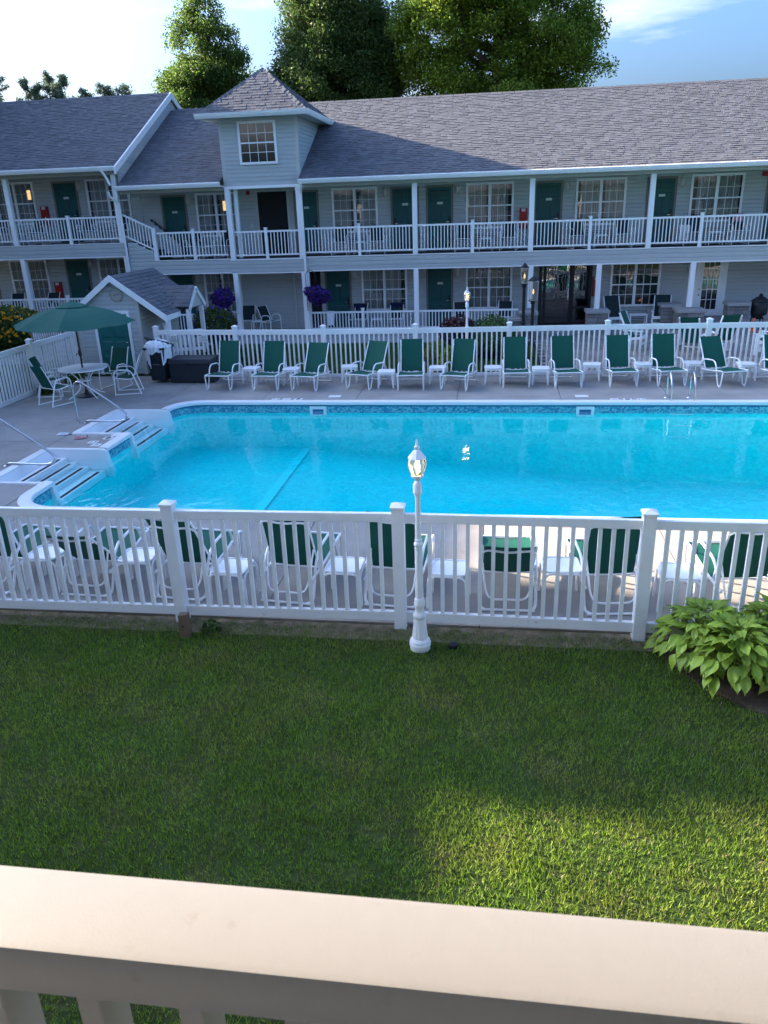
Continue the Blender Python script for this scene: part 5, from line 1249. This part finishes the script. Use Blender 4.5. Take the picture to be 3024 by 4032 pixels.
for i, (x, y, s) in enumerate(((-12.25, 17.6, .9), (-12.3, 18.6, 1.0), (-12.35, 19.6, 1.0), (-12.3, 20.5, .9), (-11.55, 18.72, .5), (-11.5, 20.1, .7))):
    bush('ivy_plant', 'low ivy by the left fence, %s' % ('outside it, %s from the near end' % ordn(i) if i < 4 else ('inside beside the fence post' if i == 4 else 'inside behind the left patio chair')), (x, y, .18*s), (.36*s, .5*s, .40*s), 420, .055, 'bush', seed=20+i, cat='plant', group='ivy along the left fence', base=False)
for i, (x, w_) in enumerate(((-19.6, 1.5), (-17.4, 1.4), (-15.75, 1.15))):
    bush('yellow_flowers', 'mound of yellow daisies before the left porch, %s' % ('farthest left' if i == 0 else 'middle of three' if i == 1 else 'nearest the lattice screen'), (x, 24.35, .95), (w_, .8, .66), 4200, .055, 'bush', 'yellow daisy mounds', 'flowers', 40+i, extra=('petal_yellow', 420, .055))
def basket(x, y, z, label, seed):
    t = thing('hanging_basket', label, 'flower basket', (x, y, z), w=True, group='purple hanging baskets')
    p, d = blob((x, y, z), (.40, .38, .28), 1300, seed, shell=.45, lump=.5); tag(link('foliage', leaf_mesh('foliage', p, .04, 'leaf_dark', normals=d), t), kind='stuff')
    p, d = blob((x, y, z), (.44, .41, .31), 1300, seed, shell=.72, lump=.5); tag(link('blossoms', leaf_mesh('blossoms', p, .035, 'petal_purple', normals=d, aspect=.9), t), kind='stuff')
    MB().lathe([(.12, -.22), (.22, -.05), (.23, 0)], 14, (x, y, z)).build('pot', 'black', t)
    for a in (0, 2.1, 4.2): MB().tube([(x+.2*math.cos(a), y+.2*math.sin(a), z), (x, y, z+.62)], .005, 5).build('chain', 'iron', t)
    return t
basket(-9.55, 27.5, 1.44, 'purple flower basket hanging left of the tower, above the shed porch', 60)
t = basket(-6.17, 27.5, 1.46, 'purple flower basket hanging on a curved hook right of the tower', 61)
MB().tube(smooth_path([(-6.58, 27.78, .9), (-6.58, 27.75, 2.0), (-6.52, 27.7, 2.22), (-6.36, 27.6, 2.30), (-6.22, 27.52, 2.22), (-6.17, 27.5, 2.08)], 5), .010, 6).build('hook', 'iron', t, smooth=True)
# path on the left
pth = MB(); pth.grid([[(x, y, gz(x, y)+.03) for y in np.linspace(22.55, 23.35, 4)] for x in np.linspace(-30, -13.9, 24)]); struct(pth.build('path', 'porch_concrete', solid=.04))

# hostas
def hosta_leaf(w, l, curl):
    P = []; n = 8
    for i in range(n+1):
        f = i/n; half = w*.5*(math.sin(min(1, f*1.02+.06)*math.pi)**.72)*(1-.25*f); 
        if i == n: half = .001
        row = []
        for j in range(7):
            q = j/3-1; x = q*half; z = .28*abs(x)+.010*math.sin(f*9+q*5)*abs(q)-curl*f*f*l
            row.append((x, f*l, z))
        P.append(row)
    m = MB().grid(P); m.tube([(0, .02, -.004), (0, -.10, -.05), (0, -.22, -.16)], .0045, 5)
    return m.mesh('leaf', 'hosta', smooth=True)
HL = [hosta_leaf(.135, .215, .42), hosta_leaf(.115, .19, .62), hosta_leaf(.15, .235, .30)]
hostas = [(2.10, 7.00, 'leftmost of the clump row, against the fence'), (2.78, 7.06, 'back row of the bed, in the middle against the fence'), (3.50, 7.02, 'back row of the bed at the right edge'), (2.30, 6.70, 'front left of the bed nearest the mulch edge'), (2.92, 6.48, 'front of the bed at the right edge'), (3.35, 6.55, 'right end of the bed')]
for i, (x, y, lab) in enumerate(hostas):
    t = thing('hosta', 'light green hosta plant, %s' % lab, 'plant', (x, y, -.02), group='hostas in the bed by the fence')
    n = 190
    for k in range(n):
        ring = k/n; r_ = .05+.47*ring**.62+rng.uniform(-.03, .03); a = k*2.39996+rng.uniform(-.25, .25)
        z = .46*(1-(max(0, r_-.05)/.56)**2)+.07+rng.uniform(-.03, .04); tilt = R(38-72*ring+rng.uniform(-20, 20))
        s = rng.uniform(.55, .85)*(.88+.2*ring)
        o = link('leaf', HL[rng.randrange(3)], t, (r_*.80*math.cos(a), r_*.80*math.sin(a), z), None, (s, s, s))
        o.rotation_euler = Matrix.Rotation(a-math.pi/2, 4, 'Z').to_3x3().to_4x4().__matmul__(Matrix.Rotation(tilt, 4, 'X') @ Matrix.Rotation(R(rng.uniform(-22, 22)), 4, 'Y')).to_euler()
mb = [(1.66, 7.3), (1.74, 6.98), (1.90, 6.66), (2.10, 6.40), (2.36, 6.16), (2.70, 6.0), (3.2, 6.0), (4.2, 6.1), (4.2, 7.36), (1.6, 7.36)]
struct(MB().extrude([(x, y, -.028) for x, y in mb], (0, 0, .012)).build('mulch_bed', 'mulch'))

# lawn
def in_bed(x, y):
    x = x+nr.normal(0, .035, len(x)); y = y+nr.normal(0, .035, len(y))
    ok = np.zeros(len(x), bool); n = len(mb); j = n-1
    for i in range(n):
        xi, yi = mb[i]; xj, yj = mb[j]
        c_ = ((yi > y) != (yj > y)) & (x < (xj-xi)*(y-yi)/(yj-yi+1e-9)+xi); ok ^= c_; j = i
    return ok
def blades(name, x, y, h, w, material, z=-.03):
    n = len(x); a = nr.uniform(0, 6.283, n); b = nr.uniform(0, 6.283, n); ln = h*nr.uniform(.15, .75, n)
    zz = z if np.isscalar(z) else z
    v = np.empty((n, 3, 3)); dx, dy = np.cos(a)*w/2, np.sin(a)*w/2
    v[:, 0] = np.stack([x-dx, y-dy, zz+0*x], 1); v[:, 1] = np.stack([x+dx, y+dy, zz+0*x], 1); v[:, 2] = np.stack([x+np.cos(b)*ln, y+np.sin(b)*ln, zz+h], 1)
    return quads_mesh(name, v.reshape(-1, 3), n, 3, material)
n = 330000
y = nr.uniform(.9, 7.34, n); x = nr.uniform(-6.2, 5.0, n)
k = (x > -.74*y-.9) & (x < .58*y+.9) & ~in_bed(x, y) & ~((y > 6.9) & (nr.random(n) < np.clip((y-7.16)/.30+.26*np.sin(x*3.1)+.22*np.sin(x*7.3), 0, .94)))
x, y = x[k], y[k]; patch = np.sin(x*1.7+1)*np.sin(y*2.1)+.6*np.sin(x*4.3+y*3.1)
h = nr.uniform(.026, .056, len(x))*(1+.12*patch)
go = link('lawn_grass', blades('lawn_grass', x, y, h, nr.uniform(.005, .009, len(x)), 'grass')); tag(go, 'short mown green lawn in front of the pool fence', 'grass', kind='stuff')
n = 26000; y = nr.uniform(.9, 7.2, n); x = nr.uniform(-6.2, 5.0, n); k = (x > -.74*y-.9) & (x < .58*y+.9) & ~in_bed(x, y)
go = link('dry_grass', blades('dry_grass', x[k], y[k], nr.uniform(.02, .05, k.sum()), nr.uniform(.004, .007, k.sum()), 'straw')); tag(go, 'dry straw coloured blades scattered through the lawn', 'grass', kind='stuff')
n = 60000; x = nr.uniform(-8.6, 1.2, n); y = nr.uniform(21.1, 26.25, n)
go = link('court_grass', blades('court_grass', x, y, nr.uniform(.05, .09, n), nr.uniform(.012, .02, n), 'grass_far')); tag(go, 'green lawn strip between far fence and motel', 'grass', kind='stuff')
n = 26000; x = nr.uniform(-20, -12.4, n); y = nr.uniform(18.5, 22.4, n); zz = np.array([gz(a, b) for a, b in zip(x, y)])
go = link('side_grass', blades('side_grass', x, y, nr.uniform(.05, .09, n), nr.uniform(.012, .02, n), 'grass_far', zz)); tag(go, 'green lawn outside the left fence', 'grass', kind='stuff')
struct(MB().box(-9.5, 7.12, -.03, 6.5, 7.44, -.022).build('bare_soil', 'soil'))
n = 26000; x = nr.uniform(-6, 4.5, n); y = nr.normal(7.24, .11, n); k = (y < 7.44) & (y > 6.95)
go = link('dry_clippings', blades('dry_clippings', x[k], y[k], nr.uniform(.004, .02, k.sum()), nr.uniform(.004, .006, k.sum()), 'straw', -.016)); tag(go, 'dry grass clippings on the bare soil along the front fence', 'clippings', kind='stuff')
# a tuft at the fence post by the stake
p, d = blob((-3.0, 7.14, .05), (.12, .08, .08), 90, 77); t = thing('weed_tuft', 'small green weed beside the wooden stake', 'weed', (-2.95, 7.12, 0), w=True); tag(link('foliage', leaf_mesh('foliage', p, .03, 'bush', normals=d), t), kind='stuff')

# ================================================================ trees
def limb_tree(name, label, x, y, H, crown, n_cl, leaf, m, trunk_r, seed, group=None, per=70, csize=.55, gap=.0):
    """crown: list of (cx, cy, cz, rx, ry, rz) lobes relative to the base"""
    g_ = np.random.default_rng(seed); r_ = random.Random(seed)
    t = thing(name, label, 'tree', (x, y, gz(x, y)), group=group)
    tops = []; vol = np.array([c[3]*c[4]*c[5] for c in crown]); pick = g_.choice(len(crown), n_cl, p=vol/vol.sum())
    pts = []
    for k in pick:
        c = crown[k]; d = g_.normal(size=3); d /= np.linalg.norm(d); rr = g_.random()**.30
        pts.append([c[0]+d[0]*c[3]*rr, c[1]+d[1]*c[4]*rr, c[2]+d[2]*c[5]*rr])
    pts = np.array(pts)
    L = np.repeat(pts, per, 0)+np.clip(g_.normal(size=(n_cl*per, 3)), -1.9, 1.9)*np.array([csize, csize, csize*.62])
    tag(link('crown', leaf_mesh('crown', L, leaf, m, up_bias=.5), t), kind='stuff')
    tk = MB(); zb = min(c[2]-c[5] for c in crown)
    tk.tube(smooth_path([(0, 0, -.2), (.05, .02, zb*.5), (r_.uniform(-.2, .2), 0, zb+1), (r_.uniform(-.3, .3), 0, H*.62), (r_.uniform(-.2, .2), 0, H*.86)], 4), [trunk_r*(1-.055*k) for k in range(17)], 8)
    tk.build('trunk', 'bark', t, smooth=True)
    lm = MB(); idxs = g_.choice(n_cl, min(26, n_cl), replace=False)
    for k in idxs:
        p = pts[k]; z0 = max(zb*.8, min(p[2]-.35*math.hypot(p[0], p[1])-.3, H*.75)); mid = (p[0]*.45, p[1]*.45, z0+(p[2]-z0)*.35)
        lm.tube(smooth_path([(0, 0, z0), mid, tuple(p)], 4), [trunk_r*.42*(1-.09*q) for q in range(9)], 6)
    lm.build('limbs', 'bark', t, smooth=True)
    return t
limb_tree('broadleaf_tree', 'leafy green tree behind the gable of the left wing', -15.9, 46, 14.5,
          [(0, 0, 8.6, 2.5, 2.5, 2.8), (.2, 0, 11.4, 1.9, 2, 2.2), (.3, 0, 13.2, 1.0, 1.1, 1.3), (-1.9, 0, 8.3, 1.2, 1.5, 1.5), (2.0, 0, 10.0, 1.05, 1.3, 1.6)], 230, .062, 'leaf', .32, 5, 'trees behind the motel', csize=.32, per=400)
limb_tree('broadleaf_tree', 'dense dark green tree rising right behind the tower roof', -8.4, 46, 16.5,
          [(0, 0, 10.2, 3.2, 3, 3.4), (-.2, 0, 13.4, 2.7, 2.7, 2.6), (-1.8, 0, 10.2, 1.7, 2, 2.0), (1.6, 0, 11.5, 2.0, 2, 3.0)], 380, .066, 'leaf_dark', .40, 6, 'trees behind the motel', csize=.38, per=420)
limb_tree('broadleaf_tree', 'broad bright green tree at the centre behind the long roof', .0, 45, 18.5,
          [(-2.6, 0, 12.4, 2.6, 2.6, 3.4), (0, 0, 14, 3.4, 3, 3.4), (2.2, 0, 12.4, 2.5, 2.4, 2.8), (-1, 0, 9.4, 3.6, 2.8, 2.2), (3.6, 0, 10.8, 1.7, 1.6, 1.3), (3.6, 0, 9.2, 1.1, 1.2, .7)], 330, .070, 'leaf_bright', .48, 7, 'trees behind the motel', csize=.40, per=430)
# bare twigs sticking out of the big tree
# conifers far left
def conifer(x, y, H, label, seed, lean=0):
    g_ = np.random.default_rng(seed); t = thing('pine_tree', label, 'tree', (x, y, 0), group='pines beyond the left wing')
    MB().tube([(0, 0, -.2), (lean*.3, 0, H*.6), (lean, 0, H)], [.30, .16, .02], 7).build('trunk', 'bark', t)
    bl = MB(); P = []
    n = 44
    for k in range(n):
        f = (k+.5)/n; z = H*(.35+.65*f); Lb = (1-f)**.75*H*.17+.30; a = g_.uniform(0, 6.28); up_ = .55
        e = np.array([lean*f+Lb*math.cos(a), Lb*math.sin(a), z+Lb*up_]); s = np.array([lean*f, 0, z])
        bl.tube([tuple(s), tuple(e)], [.035, .01], 4)
        for q in np.linspace(.25, 1.05, 9): P.append(np.repeat((s+(e-s)*q)[None], 16, 0)+g_.normal(size=(16, 3))*np.array([.16, .16, .12]))
    bl.build('branches', 'bark', t)
    tag(link('crown', leaf_mesh('crown', np.concatenate(P), .15, 'needle', aspect=.22, up_bias=.3), t), kind='stuff')
for i, (x, H, lab) in enumerate(((-45.6, 16.8, 'at the left edge above the roof'), (-42.6, 15.9, 'second from the left edge'), (-41.7, 15.3, 'slim one third from the left edge'), (-40.6, 16.3, 'tall one before the gap in the row'), (-39.3, 16.1, 'tall one fifth from the left edge'), (-37.3, 14.8, 'small one right of the tall pair'), (-35.4, 15.1, 'small one second from the right end of the row'), (-33.0, 15.0, 'rightmost small one by the leafy tree'), (-34.6, 14.6, 'lowest tip between the small ones'))):
    conifer(x, 75, H, 'distant pine tree %s' % lab, 90+i, rng.uniform(-.4, .4))

# unseen trees and wing on the left, added to keep the court in shade
limb_tree('shade_tree', 'unseen tall tree behind the side wing, shaped to shade the lawn', -28.6, 14.6, 14.0, [(0, -.2, 9.4, 2.0, 1.65, 2.8), (0, .35, 11.8, 1.6, 1.15, 1.4)], 330, .26, 'leaf_dark', .35, 31, per=70, csize=.24)
for i, (y, H) in enumerate(((23.2, 14.6), (26.2, 15.0), (29.4, 14.8), (32.6, 14.6), (35.8, 15.0), (39.2, 14.8))):
    limb_tree('shade_tree', 'unseen tall tree beside the side wing, placed for its shade, %s from the court' % ordn(i), -28.4, y, H, [(0, 0, H*.64, 2.4, 2.2, H*.32), (0, 0, H*.40, 2.4, 2.2, 3.2)], 300, .34, 'leaf_dark', .38, 32+i, 'unseen shade trees beside the side wing', per=60, csize=.38)
sw_ = thing('side_wing', 'unseen grey motel wing closing the court on the left', 'building', (-23, 6, 0), w=True)
MB().extrude([(-27, -14, 0), (-19, -14, 0), (-19, -14, 6.6), (-23, -14, 8.45), (-27, -14, 6.6)], (0, 34.6, 0)).build('wall', 'siding', sw_)
rf = MB()
for s in (-1, 1): rf.hexa([(-23, -14.3, 8.47), (-23+s*4.5, -14.3, 6.37), (-23+s*4.5, 20.9, 6.37), (-23, 20.9, 8.47), (-23, -14.3, 8.55), (-23+s*4.5, -14.3, 6.45), (-23+s*4.5, 20.9, 6.45), (-23, 20.9, 8.55)])
rf.build('roof', 'shingle_piece', sw_)
for k in range(8):
    for z in (.2, 3.0):
        y_ = -12+k*4.2; MB().box(-19.0, y_, z, -18.96, y_+.9, z+2.05).build('door', 'door_green', sw_)
        w_ = MB().box(-19.0, y_+1.4, z+.7, -18.94, y_+3.0, z+2.1).build('window', 'white', sw_); MB().box(-18.94, y_+1.5, z+.8, -18.935, y_+2.9, z+2.0).build('pane', 'interior_shade', w_)

# ================================================================ the balcony the picture is taken from
bw = thing('near_wing', 'motel wing with the balcony the court is seen from', 'building', (0, -3, 0), w=True)
MB().box(-14, -9, -.1, 14, -1.15, 5.2).build('wall', 'white', bw)
MB().box(-14, -1.15, 2.58, 14, .62, 2.74).build('balcony_floor', 'porch_concrete', bw)
MB().box(-14, -1.15, 5.05, 14, .72, 5.15).build('balcony_ceiling', 'white', bw)
MB().hexa([(-14.3, .95, 5.10), (14.3, .95, 5.10), (14.3, -6.6, 8.85), (-14.3, -6.6, 8.85), (-14.3, .95, 5.18), (14.3, .95, 5.18), (14.3, -6.6, 8.93), (-14.3, -6.6, 8.93)]).build('roof', 'shingle_piece', bw)
for x in (-9.6, -5.8, -2.0, 1.8, 5.6, 9.4): MB().box(x-.08, .38, 2.74, x+.08, .54, 5.05).build('post', 'white', bw); MB().box(x-.08, .38, 0, x+.08, .54, 2.58).build('post', 'white', bw)
for x in (-7, -3.3, .6, 4.5): door(bw, x, x+.9, 2.76, 4.85, y=-1.15) if False else MB().box(x, -1.15, 2.75, x+.9, -1.12, 4.8).build('door', 'door_green', bw)
t = thing('balcony_railing', 'cream balcony handrail close to the camera along the bottom edge', 'railing', (0, .455, 2.74), w=True)
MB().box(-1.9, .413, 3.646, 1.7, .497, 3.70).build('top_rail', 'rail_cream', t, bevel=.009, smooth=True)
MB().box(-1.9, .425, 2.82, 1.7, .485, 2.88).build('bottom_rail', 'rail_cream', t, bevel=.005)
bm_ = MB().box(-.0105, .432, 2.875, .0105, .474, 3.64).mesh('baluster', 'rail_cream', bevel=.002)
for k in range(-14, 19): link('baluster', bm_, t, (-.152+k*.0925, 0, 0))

for i, (x, y, H) in enumerate(((-14, -17, 14.5), (-7.5, -19, 16), (-1, -17.5, 15), (6, -19, 16), (12.5, -17, 14))):
    limb_tree('shade_tree', 'tall tree behind the near wing, %s from the left' % ordn(i), x, y, H, [(0, 0, H*.62, 3.4, 3, H*.34)], 170, .42, 'leaf_dark', .38, 60+i, 'trees behind the near wing', per=45, csize=.55)
for o in bpy.data.objects:
    if o.get('_w') is not None: del o['_w']
